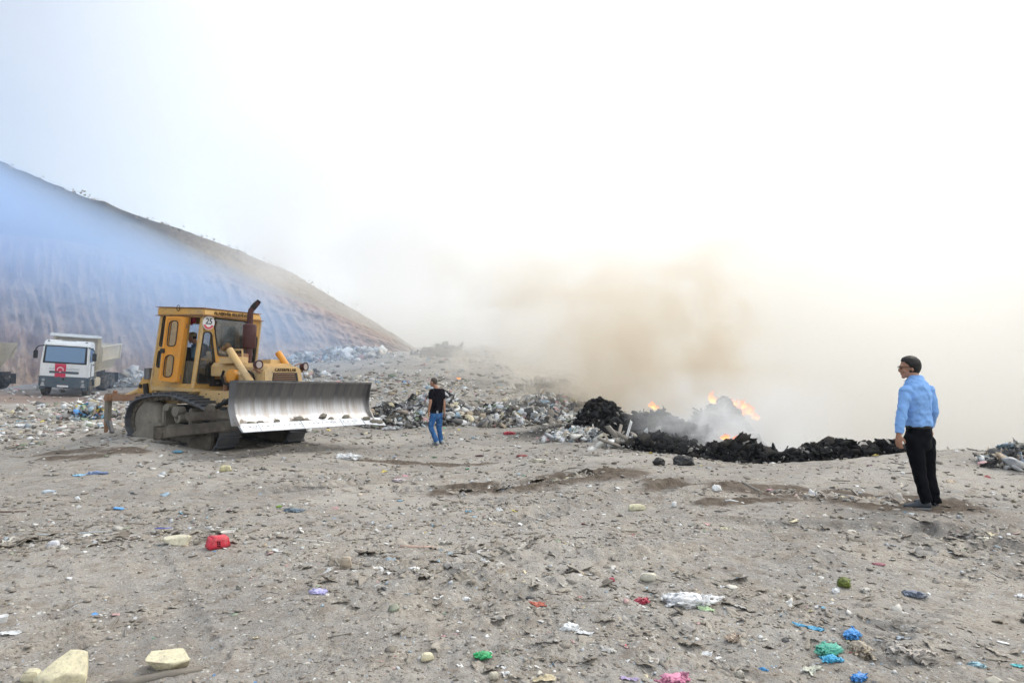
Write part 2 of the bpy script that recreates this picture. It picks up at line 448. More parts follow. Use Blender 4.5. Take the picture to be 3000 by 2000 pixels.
# ------------------------------------------------------------------ haze and smoke
def box(name, lo, hi, mat, kind='stuff'):
    x0, y0, z0 = lo; x1, y1, z1 = hi
    V = [(x0, y0, z0), (x1, y0, z0), (x1, y1, z0), (x0, y1, z0), (x0, y0, z1), (x1, y0, z1), (x1, y1, z1), (x0, y1, z1)]
    F = [(3, 2, 1, 0), (4, 5, 6, 7), (0, 1, 5, 4), (1, 2, 6, 5), (2, 3, 7, 6), (3, 0, 4, 7)]
    o = pydata(name, V, F, [mat]); o['kind'] = kind
    return o
def vol_mat(name, color, density=None, aniso=.3, fn=None, absorb=(0, 0, 0)):
    m = NM(name)
    v = m.n('VolumePrincipled')
    v.inputs['Color'].default_value = (*color, 1)
    v.inputs['Absorption Color'].default_value = (*absorb, 1)
    v.inputs['Anisotropy'].default_value = aniso
    v.inputs['Density'].default_value = density or 0
    if fn: m.l(fn(m), v.inputs['Density'])
    m.l(v.outputs['Volume'], m.out.inputs['Volume'])
    return m.m
box('haze', (-760, -760, -9), (760, 760, 42), vol_mat('haze_air', (.80, .90, 1.0), .0005))

def sep(m, v):
    s = m.n('SeparateXYZ'); m.l(v, s.inputs[0]); return s.outputs
# bluish thin smoke drifting in front of the hill
def veil(m):
    p = m.pos(); X, Y, Z = sep(m, p)
    n = m.noise(.06, 1, .5, p)
    d = m.rng(n, .32, .68, .35, 1.4)
    hz = m.rng(Z, 1.5, 16.0, .24, 2.1)
    slope = m.math('MULTIPLY_ADD', X, -.463, m.math('MULTIPLY_ADD', Y, -.05, .5))       # top cut along the ridge line from the camera, so haze spares the sky
    hz = m.math('MULTIPLY', hz, m.rng(m.math('SUBTRACT', slope, Z), -1.8, 1.2, .05, 1))
    lx = m.math('MULTIPLY', m.rng(X, -40, -10, 1.15, 1.35), m.rng(X, -8, 1.5, 1, 0))
    e = m.rng(Y, 34.5, 42, 0, 1)
    d = m.math('MULTIPLY', m.math('MULTIPLY', d, hz), m.math('MULTIPLY', lx, e))
    return m.math('MULTIPLY', d, .048)
box('blue_smoke', (-75, 34, 0), (2, 64, 30), vol_mat('blue_smoke_air', (.58, .75, 1.0), fn=veil, aniso=.2))

# the main plume: rises from the drop on the right and leans up to the left
def plume(m):
    p = m.pos(); X, Y, Z = sep(m, p)
    n = m.noise(.085, 3, .6, p, .5)
    nn = m.math('SUBTRACT', n, .5)
    left = m.math('MULTIPLY_ADD', Z, 1.0, m.math('MULTIPLY_ADD', Y, .22, X))
    left = m.rng(m.math('MULTIPLY_ADD', nn, 40, left), 0, 24, 0, 1)
    frontline = m.rng(X, -5, 9, 37, 18)
    fr = m.rng(m.math('MULTIPLY_ADD', nn, 16, m.math('SUBTRACT', Y, frontline)), 0, 14, 0, 1)
    d = m.math('MULTIPLY', m.math('MULTIPLY', left, fr), m.rng(n, .41, .58, .12, 1.9))
    d = m.math('MULTIPLY', d, m.math('MULTIPLY', m.rng(Z, 3, 36, 1, 0), m.rng(Y, 12.5, 16, 0, 1)))
    return m.math('MULTIPLY', d, PD)
PD = .105
box('smoke', (-45, 12, -7.5), (85, 95, 36), vol_mat('smoke_air', (.999, .993, .98), fn=plume, aniso=.75))
# darker, tan smoke boiling off the burning heaps
def tan_smoke(m):
    p = m.pos(); X, Y, Z = sep(m, p)
    n = m.noise(.34, 4, .62, p, 1.4)
    cx = m.math('MULTIPLY_ADD', Z, -.30, 5.6)                                             # leans left as it rises
    r = m.math('ABSOLUTE', m.math('SUBTRACT', X, cx))
    body = m.rng(m.math('MULTIPLY_ADD', m.math('SUBTRACT', n, .5), -24, r), .0, 5.4, 1, 0)
    col = m.math('ABSOLUTE', m.math('SUBTRACT', X, m.math('MULTIPLY_ADD', Z, .10, 6.9)))   # a narrow dark column over the steep heap
    col = m.rng(m.math('MULTIPLY_ADD', m.math('SUBTRACT', n, .5), -9, col), .0, 1.3, 1.1, 0)
    body = m.math('ADD', body, col)
    e = m.math('MULTIPLY', m.rng(Y, 22.2, 24, 0, 1), m.rng(Y, 30, 33, 1, 0))
    h = m.math('MULTIPLY', m.rng(Z, -1, .8, 0, 1), m.rng(Z, 2.4, 7.0, 1, 0))
    return m.math('MULTIPLY', m.math('MULTIPLY', body, e), m.math('MULTIPLY', h, m.rng(n, .45, .59, .02, .80)))
box('tan_smoke', (-4, 22, -2), (14, 33.5, 9), vol_mat('tan_smoke_air', (.95, .90, .82), fn=tan_smoke, aniso=.6))
# white wisps curling between the charred heaps
def wisps(m):
    p = m.pos(); X, Y, Z = sep(m, p)
    n = m.noise(.85, 3, .6, p, 1.2)
    e = m.math('MULTIPLY', m.math('MULTIPLY', m.rng(X, 2.7, 4.2, 0, 1), m.rng(X, 5.4, 8.0, 1, 0)), m.math('MULTIPLY', m.rng(Y, 14.6, 15.6, 0, 1), m.rng(Y, 17.6, 18.8, 1, 0)))
    d = m.math('MULTIPLY', m.rng(n, .42, .60, 0, 1.0), m.rng(Z, 0, 1.6, 1.0, 0))
    return m.math('MULTIPLY', m.math('MULTIPLY', d, e), 1.5)
box('smoke_wisps', (1.5, 14.4, -1.6), (9.6, 19, 1.7), vol_mat('wisp_air', (.97, .985, 1.0), fn=wisps, aniso=.4))
S.cycles.volume_bounces = 16
S.cycles.volume_step_rate = 1.3

# ------------------------------------------------------------------ materials of made things
def paint(name, col, dirt=(.24, .2, .15), amt=.5, rough=.5, low=None, scale=3.0, rust=None, metal=0.0, spec=.4):
    m = NM(name); p = m.obj()
    a = m.noise(scale, 5, .65, p); b = m.noise(scale * 6, 4, .7, p); d = m.noise(scale * 22, 2, .6, p)
    f = m.math('MULTIPLY', m.rng(a, .42, .68, 0, 1), m.rng(b, .3, .65, .25, 1))
    if low is not None:
        _, _, Z = sep(m, p)
        f = m.math('ADD', f, m.rng(m.math('MULTIPLY_ADD', m.math('SUBTRACT', a, .5), 1.2, Z), low[0], low[1], .9, 0))
    f = m.math('MULTIPLY', f, amt)
    base = m.mix(m.rng(b, .35, .7, 0, .25), col, tuple(x * .72 for x in col))
    c = m.mix(f, base, dirt)
    if rust: c = m.mix(m.math('MULTIPLY', m.rng(b, .58, .68, 0, 1), m.rng(a, .4, .6, 0, .8)), c, rust)
    r = m.rng(f, 0, 1, rough, .92)
    m.bsdf(c, r, metal, m.bump(d, .18, .01), spec)
    return m.m
def plain(name, col, rough=.7, metal=0.0, spec=.3, bump=0, bs=30):
    m = NM(name); p = m.obj()
    n = m.noise(bs, 3, .6, p)
    c = m.mix(m.rng(n, .35, .65, 0, .3), col, tuple(x * .65 for x in col))
    m.bsdf(c, rough, metal, m.bump(n, bump, .01) if bump else None, spec)
    return m.m
def glass_mat(name, tint=(.965, .975, .975), refl=.0, rough=.05, dirt=.035):
    m = NM(name)
    t = m.n('BsdfTransparent'); t.inputs['Color'].default_value = (*tint, 1)
    g = m.n('BsdfGlossy'); g.inputs['Roughness'].default_value = rough; g.inputs['Color'].default_value = (.9, .95, 1, 1)
    d = m.n('BsdfDiffuse'); d.inputs['Color'].default_value = (.4, .38, .34, 1)
    fr = m.n('Fresnel'); fr.inputs['IOR'].default_value = 1.5
    f = m.math('ADD', fr.outputs[0], refl)
    m1 = m.n('MixShader'); m.l(f, m1.inputs[0]); m.l(t.outputs[0], m1.inputs[1]); m.l(g.outputs[0], m1.inputs[2])
    m2 = m.n('MixShader'); n = m.noise(5, 4, .6, m.obj()); m.l(m.rng(n, .35, .7, dirt * .4, dirt * 1.8), m2.inputs[0]); m.l(m1.outputs[0], m2.inputs[1]); m.l(d.outputs[0], m2.inputs[2])
    m.l(m2.outputs[0], m.out.inputs['Surface'])
    return m.m
M = {}
M['yel'] = paint('yellow_paint', (.60, .335, .075), (.34, .27, .18), .72, .5, rust=(.16, .07, .035), scale=2.2)
M['yelp'] = paint('faded_yellow_paint', (.58, .39, .17), (.37, .31, .23), .9, .6, rust=(.16, .07, .035), scale=2.2)
M['oran'] = paint('orange_paint', (.68, .29, .035), (.34, .22, .10), .35, .45, scale=3)
M['rustbeam'] = paint('rusty_steel', (.27, .14, .08), (.30, .24, .18), .6, .8, scale=4)
M['mud'] = paint('muddy_steel', (.07, .058, .046), (.20, .175, .14), .95, .85, scale=2.4)
M['mudlight'] = paint('dusty_steel', (.17, .155, .13), (.28, .255, .21), .8, .9, scale=3)
M['shoe'] = paint('worn_track_steel', (.12, .13, .15), (.24, .22, .185), .6, .45, scale=5, metal=.5)
M['dark'] = paint('dark_grime', (.025, .024, .024), (.10, .085, .07), .5, .8, scale=5)
M['black'] = plain('black_rubber', (.018, .018, .018), .7)
M['maroon'] = paint('maroon_exhaust', (.060, .018, .020), (.09, .05, .04), .5, .65, scale=6)
M['seal'] = plain('window_rubber', (.05, .047, .042), .8)
M['glass'] = glass_mat('dusty_glass')
M['glassd'] = glass_mat('smoked_glass', (.72, .76, .80), .03, .06, .04)
M['curtain'] = plain('dark_red_cloth', (.16, .008, .018), .95)
M['white'] = plain('white_sticker', (.75, .75, .76), .5)
M['pink'] = plain('red_print', (.62, .10, .13), .5)
M['navy'] = plain('navy_print', (.02, .03, .07), .5)
M['print'] = plain('brown_lettering', (.10, .055, .02), .7)
def blade_mat():
    m = NM('blade_steel'); p = m.obj()
    mp = m.n('Mapping'); mp.inputs['Scale'].default_value = (1, 9, .5); m.l(p, mp.inputs['Vector'])
    st = m.noise(1.0, 5, .6, mp.outputs['Vector']); a = m.noise(2.0, 4, .6, p); b = m.noise(14, 4, .7, p)
    X, Y, Z = sep(m, p)
    wear_shade = m.rng(m.math('MULTIPLY_ADD', m.math('SUBTRACT', st, .5), .35, Z), .86, 1.12, 1, 0)      # old paint above, soil-polished below; the ground and sky reflection is painted in too
    c = m.mix(wear_shade, m.mix(m.rng(st, .35, .65, 0, 1), (.10, .10, .105), (.17, .165, .16)), m.mix(m.rng(st, .4, .6, 0, .8), (.47, .48, .51), (.37, .335, .305)))
    mud = m.math('MULTIPLY', m.rng(m.math('MULTIPLY_ADD', m.math('SUBTRACT', a, .5), 1.3, Z), .50, .60, 1, 0), m.rng(b, .35, .55, .3, 1))
    spots = m.rng(b, .66, .74, 0, .7)
    mud = m.math('MAXIMUM', mud, spots)
    c = m.mix(mud, c, (.23, .19, .145))
    met = m.math('MULTIPLY', m.math('SUBTRACT', 1, mud), m.rng(wear_shade, 0, 1, .55, .85))
    m.bsdf(c, m.rng(mud, 0, 1, .40, .9), met, m.bump(b, .1, .01), .5)
    return m.m
M['blade'] = blade_mat()
M['edge'] = paint('polished_edge', (.46, .49, .54), (.36, .33, .29), .5, .45, scale=4, metal=.5)

# ------------------------------------------------------------------ mesh builders
def bm_box(bm, lo, hi, mtx=None):
    vs = [bm.verts.new((x, y, z)) for z in (lo[2], hi[2]) for y in (lo[1], hi[1]) for x in (lo[0], hi[0])]
    if mtx is not None:
        for v in vs: v.co = mtx @ v.co
    for f in ((0, 2, 3, 1), (4, 5, 7, 6), (0, 1, 5, 4), (1, 3, 7, 5), (3, 2, 6, 7), (2, 0, 4, 6)):
        bm.faces.new([vs[i] for i in f])
    return vs
def bm_hex(bm, P):
    """P: 4 bottom points ccw then 4 top points"""
    vs = [bm.verts.new(p) for p in P]
    for f in ((3, 2, 1, 0), (4, 5, 6, 7), (0, 1, 5, 4), (1, 2, 6, 5), (2, 3, 7, 6), (3, 0, 4, 7)):
        bm.faces.new([vs[i] for i in f])
def bm_prism(bm, poly, fa, fb):
    """poly: 2d points; fa / fb map (u, v) to the two end caps"""
    a = [bm.verts.new(fa(*p)) for p in poly]; b = [bm.verts.new(fb(*p)) for p in poly]
    n = len(poly)
    bm.faces.new(a[::-1]); bm.faces.new(b)
    for i in range(n): bm.faces.new([a[i], a[(i + 1) % n], b[(i + 1) % n], b[i]])
def bm_tube(bm, pts, rad, n=10, caps=True, closed=False, flat=None):
    pts = [Vector(p) for p in pts]; k = len(pts)
    if not hasattr(rad, '__len__'): rad = [rad] * k
    rings = []; up = None
    for i, p in enumerate(pts):
        if closed: t = (pts[(i + 1) % k] - pts[i - 1])
        else: t = pts[min(i + 1, k - 1)] - pts[max(i - 1, 0)]
        t.normalize()
        if up is None:
            up = Vector((0, 0, 1)) if abs(t.z) < .9 else Vector((1, 0, 0))
        s = t.cross(up).normalized(); up = s.cross(t).normalized()
        r = rad[i]
        rings.append([bm.verts.new(p + (s * math.cos(2 * math.pi * q / n) + up * math.sin(2 * math.pi * q / n)) * r) for q in range(n)])
    for i in range(k if closed else k - 1):
        a, b = rings[i], rings[(i + 1) % k]
        for q in range(n): bm.faces.new([a[q], a[(q + 1) % n], b[(q + 1) % n], b[q]])
    if caps and not closed:
        bm.faces.new(rings[0][::-1]); bm.faces.new(rings[-1])
def bm_lathe(bm, c, ax, prof, n=20):
    """prof: (distance along axis, radius)"""
    c = Vector(c); ax = Vector(ax).normalized()
    bm_tube(bm, [c + ax * d for d, r in prof], 1.0, 3, False) if False else None
    up = Vector((0, 0, 1)) if abs(ax.z) < .9 else Vector((1, 0, 0))
    s = ax.cross(up).normalized(); t = s.cross(ax).normalized()
    rings = [[bm.verts.new(c + ax * d + (s * math.cos(2 * math.pi * q / n) + t * math.sin(2 * math.pi * q / n)) * max(r, 1e-4)) for q in range(n)] for d, r in prof]
    for a, b in zip(rings, rings[1:]):
        for q in range(n): bm.faces.new([a[q], a[(q + 1) % n], b[(q + 1) % n], b[q]])
    bm.faces.new(rings[0][::-1]); bm.faces.new(rings[-1])
def rpoly(pts, r, n=4):
    """polygon with rounded corners"""
    out = []; k = len(pts)
    for i in range(k):
        p0, p, p1 = Vector(pts[i - 1]), Vector(pts[i]), Vector(pts[(i + 1) % k])
        d0, d1 = (p0 - p), (p1 - p)
        rr = min(r, d0.length * .45, d1.length * .45)
        a, b = p + d0.normalized() * rr, p + d1.normalized() * rr
        for q in range(n + 1):
            t = q / n
            out.append(tuple(a * (1 - t) ** 2 + p * 2 * t * (1 - t) + b * t * t))
    return out
def bm_panel(bm, outer, holes, f, thick):
    """flat plate with holes; f(u, v, w) maps to 3d, w from 0 to thick"""
    es = []; loops = []
    for L in [outer] + holes:
        vs = [bm.verts.new((p[0], p[1], 0)) for p in L]
        loops.append(vs)
        es += [bm.edges.new((vs[i], vs[(i + 1) % len(vs)])) for i in range(len(vs))]
    r = bmesh.ops.triangle_fill(bm, use_beauty=True, use_dissolve=False, edges=es, normal=(0, 0, 1))
    faces = [g for g in r['geom'] if isinstance(g, bmesh.types.BMFace)]
    vs = set(v for f_ in faces for v in f_.verts)
    top = {v: bm.verts.new(f(v.co.x, v.co.y, thick)) for v in vs}
    for f_ in faces: bm.faces.new([top[v] for v in f_.verts])
    for L in loops:
        for i in range(len(L)):
            a, b = L[i], L[(i + 1) % len(L)]
            bm.faces.new([a, b, top[b], top[a]])
    for v in vs: v.co = Vector(f(v.co.x, v.co.y, 0))
def obj(name, bm, mat, parent=None, bevel=0, smooth=False, auto=None):
    if bevel:
        bmesh.ops.remove_doubles(bm, verts=bm.verts, dist=1e-5)
        sharp = [e for e in bm.edges if len(e.link_faces) == 2 and e.calc_face_angle(0) > .5]
        bmesh.ops.bevel(bm, geom=sharp, offset=bevel, segments=2, affect='EDGES', clamp_overlap=True)
    bmesh.ops.recalc_face_normals(bm, faces=bm.faces)
    me = bpy.data.meshes.new(name); bm.to_mesh(me); bm.free()
    o = link(name, me, mat, parent)
    if smooth:
        me.shade_smooth()
        try: me.set_sharp_from_angle(angle=math.radians(auto or 40))
        except Exception: pass
    return o
def NB(): return bmesh.new()
def empty(name, loc=(0, 0, 0), mtx=None, parent=None):
    o = bpy.data.objects.new(name, None); COL.objects.link(o)
    o.empty_display_size = .2
    if mtx is not None: o.matrix_world = mtx
    else: o.location = loc
    if parent is not None: o.parent = parent
    return o
def text_mesh(name, body, size, mtx, mat, parent, ext=.003, xs=1.0, align='CENTER'):
    cu = bpy.data.curves.new(name, 'FONT'); cu.body = body; cu.size = size; cu.align_x = align; cu.align_y = 'CENTER'
    cu.extrude = ext; cu.resolution_u = 2; cu.offset = size * .012
    t = bpy.data.objects.new('tmp', cu); COL.objects.link(t)
    dg = bpy.context.evaluated_depsgraph_get()
    me = bpy.data.meshes.new_from_object(t.evaluated_get(dg))
    bpy.data.objects.remove(t); bpy.data.curves.remove(cu)
    me.transform(Matrix.Diagonal((xs, 1, 1, 1))); me.transform(mtx)
    me.materials.clear()
    return link(name, me, mat, parent)
def copy_tree(o, parent=None, loc=None):
    c = o.copy(); COL.objects.link(c); c.parent = parent
    for ch in o.children: copy_tree(ch, c)
    return c
def frame_mtx(o, ex, ey, ez):
    m = Matrix.Identity(4)
    for q, v in enumerate((ex, ey, ez)):
        v = Vector(v).normalized(); m[0][q], m[1][q], m[2][q] = v
    m.translation = Vector(o)
    return m

# ------------------------------------------------------------------ bulldozer (x forward, y to its left, z up)
def bulldozer():
    R0 = empty('bulldozer', mtx=Matrix.Translation(DOZ_O) @ Rm(*DOZ_R).to_4x4())
    tag(R0, 'old yellow crawler bulldozer with a wide steel blade and orange cab door', 'bulldozer')
    # ---- cab shell
    side = lambda s: (lambda u, v, w: (u, s * (.85 - .04 * (v - 1.4) / 1.6) - s * w, v))
    outer = [(-1.35, 1.44), (.06, 1.35), (.33, 3.0), (-1.09, 3.1)]
    up_w = rpoly([(-1.12, 2.34), (-.80, 2.34), (-.70, 3.02), (-1.02, 3.02)], .07)
    lo_w = rpoly([(-1.19, 1.86), (-.86, 1.86), (-.84, 2.24), (-1.14, 2.24)], .08)
    dway = [(-.34, 1.47), (.0, 1.45), (.22, 2.92), (-.14, 2.95)]
    bm = NB(); bm_panel(bm, outer, [up_w, lo_w, dway], side(-1), .045)
    obj_cab = obj('cab', bm, M['yel'], R0)
    def rim(parent, poly, f, r=.014, mat='seal'):
        b = NB(); bm_tube(b, [f(p[0], p[1], -.004) for p in poly], r, 5, closed=True); obj('window_seal', b, M[mat], parent)
    def pane(parent, poly, f, mat='glass', w=.02):
        b = NB(); bm_prism(b, poly, lambda u, v: f(u, v, w), lambda u, v: f(u, v, w + .006)); obj('window_pane', b, M[mat], parent)
    for pl, g in ((up_w, 'glassd'), (lo_w, 'glassd')):
        rim(obj_cab, pl, side(-1)); pane(obj_cab, pl, side(-1), g)
    # far side: big see-through windows
    fw = rpoly([(-1.1, 2.05), (-.55, 2.05), (-.47, 2.92), (-1.0, 2.95)], .08); fw2 = rpoly([(-.42, 1.75), (.02, 1.75), (.18, 2.88), (-.34, 2.92)], .08)
    bm = NB(); bm_panel(bm, outer, [fw, fw2], side(1), .045); obj('side_panel', bm, M['yel'], obj_cab)
    for pl in (fw, fw2): pane(obj_cab, pl, side(1)); rim(obj_cab, pl, side(1))
    # front, leaning plane x = -.16 + .16 z
    fr = lambda u, v, w: (-.16 + .16 * v + .01 - w, u, v)
    o_f = [(-.845, 1.36), (.845, 1.36), (.80, 3.0), (-.80, 3.0)]
    tri = rpoly([(-.775, 1.47), (-.33, 1.47), (-.35, 1.9), (-.56, 2.6), (-.755, 2.6)], .06)
    tri2 = [(-a, b) for a, b in tri][::-1]
    mid = rpoly([(-.30, 2.10), (.44, 2.10), (.42, 2.92), (-.55, 2.92)], .07)
    bm = NB(); bm_panel(bm, o_f, [tri, mid, tri2], fr, .045); obj('front_panel', bm, M['yel'], obj_cab)
    for pl in (tri, mid, tri2):
        rim(obj_cab, pl, fr, .018); pane(obj_cab, pl, fr)
    # rear
    rr = lambda u, v, w: (-1.35 + .16 * (v - 1.44) - .01 + w, u, v)
    rw = rpoly([(-.62, 2.1), (.62, 2.1), (.6, 2.95), (-.6, 2.95)], .1)
    bm = NB(); bm_panel(bm, [(-.845, 1.45), (.845, 1.45), (.80, 3.09), (-.80, 3.09)], [rw], rr, .045); obj('rear_panel', bm, M['yel'], obj_cab)
    pane(obj_cab, rw, rr); rim(obj_cab, rw, rr)
    # corner posts
    for x0, x1, z0, z1 in ((-1.345, -1.09, 1.44, 3.1), (.055, .325, 1.35, 3.0)):
        for s in (-1, 1):
            b = NB(); bm_tube(b, [(x0, s * .845, z0), (x1, s * .80, z1)], .032, 8); obj('corner_post', b, M['yelp'], obj_cab, smooth=True)
    b = NB(); bm_hex(b, [(-1.36, -.86, 1.34), (.1, -.86, 1.27), (.1, .86, 1.27), (-1.36, .86, 1.34), (-1.36, -.86, 1.44), (.07, -.86, 1.36), (.07, .86, 1.36), (-1.36, .86, 1.44)]); obj('cab_floor', b, M['yelp'], obj_cab, .012)
    # roof with a deep fascia
    b = NB(); bm_hex(b, [(-1.17, -.865, 3.06), (.40, -.87, 2.955), (.38, .80, 2.985), (-1.17, .83, 3.08), (-1.16, -.86, 3.245), (.37, -.85, 3.10), (.35, .77, 3.13), (-1.16, .82, 3.26)])
    roof = obj('roof', b, M['yel'], R0, .02)
    b = NB(); bm_hex(b, [(-1.21, -.89, 3.05), (.425, -.90, 2.94), (.405, .84, 2.97), (-1.21, .85, 3.07), (-1.21, -.89, 3.064), (.425, -.90, 2.954), (.405, .84, 2.984), (-1.21, .85, 3.084)]); obj('drip_edge', b, M['rustbeam'], roof)
    b = NB(); bm_hex(b, [(-1.2, -.885, 3.247), (.39, -.87, 3.105), (.37, .79, 3.135), (-1.2, .84, 3.262), (-1.2, -.885, 3.262), (.39, -.87, 3.122), (.37, .79, 3.152), (-1.2, .84, 3.277)]); obj('roof_sheet', b, M['rustbeam'], roof)
    b = NB(); bm_tube(b, [(-.43 + .05 * math.cos(a), -.88, 3.17 + .07 * math.sin(a)) for a in [q * .7 for q in range(9)]], .008, 5, closed=True); obj('roof_hook', b, M['dark'], roof)
    text_mesh('lettering', 'ALAŞEHİR BELEDİYESİ', .098, frame_mtx((.395, -.09, 3.035), (0, 1, .02), (-.2, 0, 1), (1, 0, .2)), M['print'], roof, .008, 1.02)
    # round number sign at the corner
    sg = frame_mtx((.345, -.70, 2.80), (0, 1, 0), (.16, 0, 1), (1, 0, -.16))
    b = NB(); bm_lathe(b, (0, 0, 0), (0, 0, 1), [(0, .155), (.008, .155)], 28); o = obj('number_sign', b, M['white'], obj_cab); o.matrix_local = sg
    o['label'] = 'round white sign with a black 25 over a red arc of print'
    for nm, bod, sz, dy, mt in (('number', '25', .19, .03, 'navy'),):
        text_mesh(nm, bod, sz, sg @ Matrix.Translation((0, dy, .012)), M[mt], obj_cab, .002, .95)
    b = NB()
    ar = [(math.cos(a) * .14, math.sin(a) * .14) for a in np.linspace(math.radians(200), math.radians(340), 12)] + [(math.cos(a) * .085, math.sin(a) * .085 - .01) for a in np.linspace(math.radians(335), math.radians(205), 12)]
    bm_prism(b, ar, lambda u, v: (u, v, .009), lambda u, v: (u, v, .013)); o = obj('sign_print', b, M['pink'], obj_cab); o.matrix_local = sg
    # door, swung back against the flank, hinged on the rear door post
    dm = frame_mtx((-.16, -.905, 0), Vector((-.93, -.30, 0)), (0, 0, 1), (0, -1, 0))
    sh = .148
    df = lambda u, v, w: tuple(Vector((-.40 + sh * (v - 1.5) - u * .80, -.895 - u * .34 - w, v)))
    do_ = [(0, 1.50), (.42, 1.56), (.42, 2.96), (0, 2.94)]
    dt = rpoly([(.10, 2.30), (.33, 2.30), (.33, 2.86), (.10, 2.86)], .09, 5); dl = rpoly([(.10, 1.62), (.33, 1.62), (.33, 2.10), (.10, 2.10)], .10, 5)
    b = NB(); bm_panel(b, do_, [dt, dl], df, .05); door = obj('door', b, M['oran'], R0)
    door['label'] = 'orange cab door folded back with two tall rounded windows'
    for pl in (dt, dl): rim(door, pl, lambda u, v, w: df(u, v, .05 - w * 2), .012); pane(door, pl, df)
    b = NB(); bm_panel(b, [(-.01, 1.49), (.43, 1.55), (.43, 2.97), (-.01, 2.95)], [[(.05, 1.56), (.375, 1.58), (.375, 2.91), (.05, 2.89)]], lambda u, v, w: df(u, v, .05 + w), .018); obj('door_frame', b, M['oran'], door)
    b = NB(); bm_hex(b, [df(.0, 1.50, -.02), df(.0, 1.50, .10), (-.29, -.98, 1.50), (-.29, -.88, 1.50), df(.0, 2.94, -.02), df(.0, 2.94, .10), (-.08, -.96, 2.93), (-.08, -.86, 2.93)]); obj('door_post', b, M['oran'], door, .008)
    b = NB(); c = Vector(df(.41, 2.20, .07)); bm_box(b, (-.05, -.03, -.05), (.05, .03, .05), Matrix.Translation(c)); obj('door_handle', b, M['dark'], door, .01)
    for z in (1.62, 2.75):
        b = NB(); c = Vector(df(-.12, z, .05)); bm_tube(b, [c - Vector((0, 0, .06)), c + Vector((0, 0, .06))], .022, 8); obj('hinge', b, M['rustbeam'], door)
    # curtain, seat, levers, dash inside
    b = NB()
    P = [[(-.36 + .38 * i / 12, -.76 + .018 * math.sin(i * 1.9), 2.97 - .17 * j - (.03 * math.sin(i * 1.1) if j else 0)) for i in range(13)] for j in range(2)]
    vs = [[b.verts.new(p) for p in row] for row in P]
    for i in range(12): b.faces.new([vs[0][i], vs[0][i + 1], vs[1][i + 1], vs[1][i]])
    r = bmesh.ops.extrude_face_region(b, geom=list(b.faces)); [setattr(v, 'co', v.co + Vector((0, .006, 0))) for v in r['geom'] if isinstance(v, bmesh.types.BMVert)]
    o = obj('curtain', b, M['curtain'], obj_cab)
    b = NB(); bm_box(b, (-.95, -.32, 1.45), (-.45, .32, 1.72)); bm_box(b, (-.95, -.32, 1.72), (-.42, .32, 1.84)); bm_box(b, (-1.08, -.32, 1.75), (-.93, .32, 2.35)); obj('operator_seat', b, M['black'], R0, .03)
    b = NB(); bm_box(b, (-.80, -.72, 1.45), (-.30, -.42, 1.98)); obj('control_box', b, M['mudlight'], R0, .02)
    b = NB()
    for x, y in ((-.1, -.2), (-.1, 0), (-.02, .25), (-.25, -.5)): bm_tube(b, [(x, y, 1.42), (x - .05, y, 2.0)], .014, 6); bm_tube(b, [(x - .05, y, 2.0), (x - .052, y, 2.06)], .03, 8)
    obj('lever', b, M['dark'], R0)
    b = NB(); bm_box(b, (-.02, -.45, 1.40), (.10, .45, 2.02)); obj('dashboard', b, M['dark'], R0, .02)
    # ---- chassis under cab
    b = NB(); bm_box(b, (-1.5, -.62, .45), (1.75, .62, 1.0)); obj('chassis', b, M['dark'], R0, .03)
    for x0, x1, z1 in ((-1.12, -.45, 1.33), (-.25, .02, 1.28)):
        for y0 in (-.80, .60): b = NB(); bm_box(b, (x0, y0, 1.02), (x1, y0 + .20, z1)); obj('fender', b, M['yelp'], R0, .02)
    b = NB(); bm_hex(b, [(.05, -.68, .86), (1.95, -.68, .80), (1.95, .68, .80), (.05, .68, .86), (.05, -.68, 1.30), (1.3, -.68, 1.27), (1.3, .68, 1.27), (.05, .68, 1.30)]); obj('side_guard', b, M['yelp'], R0, .015)
    b = NB()
    for z in (1.02, 1.22): 
        for x in (.3, .7, 1.1): bm_tube(b, [(x, -.68, z), (x, -.695, z)], .014, 6)
    obj('bolts', b, M['dark'], R0)['kind'] = 'stuff'
    for s in (-1, 1):
        b = NB(); bm_hex(b, [(-1.26, s * .72 - .05, 1.12), (-1.16, s * .72 - .05, 1.12), (-1.16, s * .72 + .05, 1.12), (-1.26, s * .72 + .05, 1.12), (-1.42, s * .72 - .05, 1.42), (-1.30, s * .72 - .05, 1.42), (-1.30, s * .72 + .05, 1.42), (-1.42, s * .72 + .05, 1.42)]); obj('cab_mount', b, M['yelp'], R0, .01)
    # rear yellow bracket and tank
    b = NB(); bm_prism(b, [(-2.18, 1.27), (-1.55, 1.27), (-1.42, 1.45), (-1.62, 1.78), (-1.80, 1.80), (-2.05, 1.55)], lambda u, v: (u, -.66, v), lambda u, v: (u, .66, v)); obj('fuel_tank', b, M['yel'], R0, .03)
    b = NB(); bm_tube(b, [(-1.60, -.74, 1.60), (-1.60, -.74, 1.86)], .09, 14); obj('filler', b, M['shoe'], R0, smooth=True)
    b = NB(); bm_tube(b, [(-1.70, -.70, 1.2), (-1.75, -.70, 1.5)], .06, 10); bm_tube(b, [(-1.95, -.68, 1.45), (-1.95, -.70, 1.45)], .05, 10); obj('hydraulic_fitting', b, M['dark'], R0, smooth=True)
    # ---- engine, hood
    b = NB(); bm_prism(b, [(.45, 1.0), (1.7, .95), (1.75, 1.55), (.45, 1.62)], lambda u, v: (u, -.36, v), lambda u, v: (u, .36, v)); obj('engine_block', b, M['dark'], R0, .03)
    b = NB()
    bm_tube(b, [(.55, -.42, 1.05), (.62, -.44, 1.35), (.60, -.42, 1.62)], .06, 10); bm_tube(b, [(.75, -.4, 1.0), (.78, -.42, 1.3)], .09, 12)
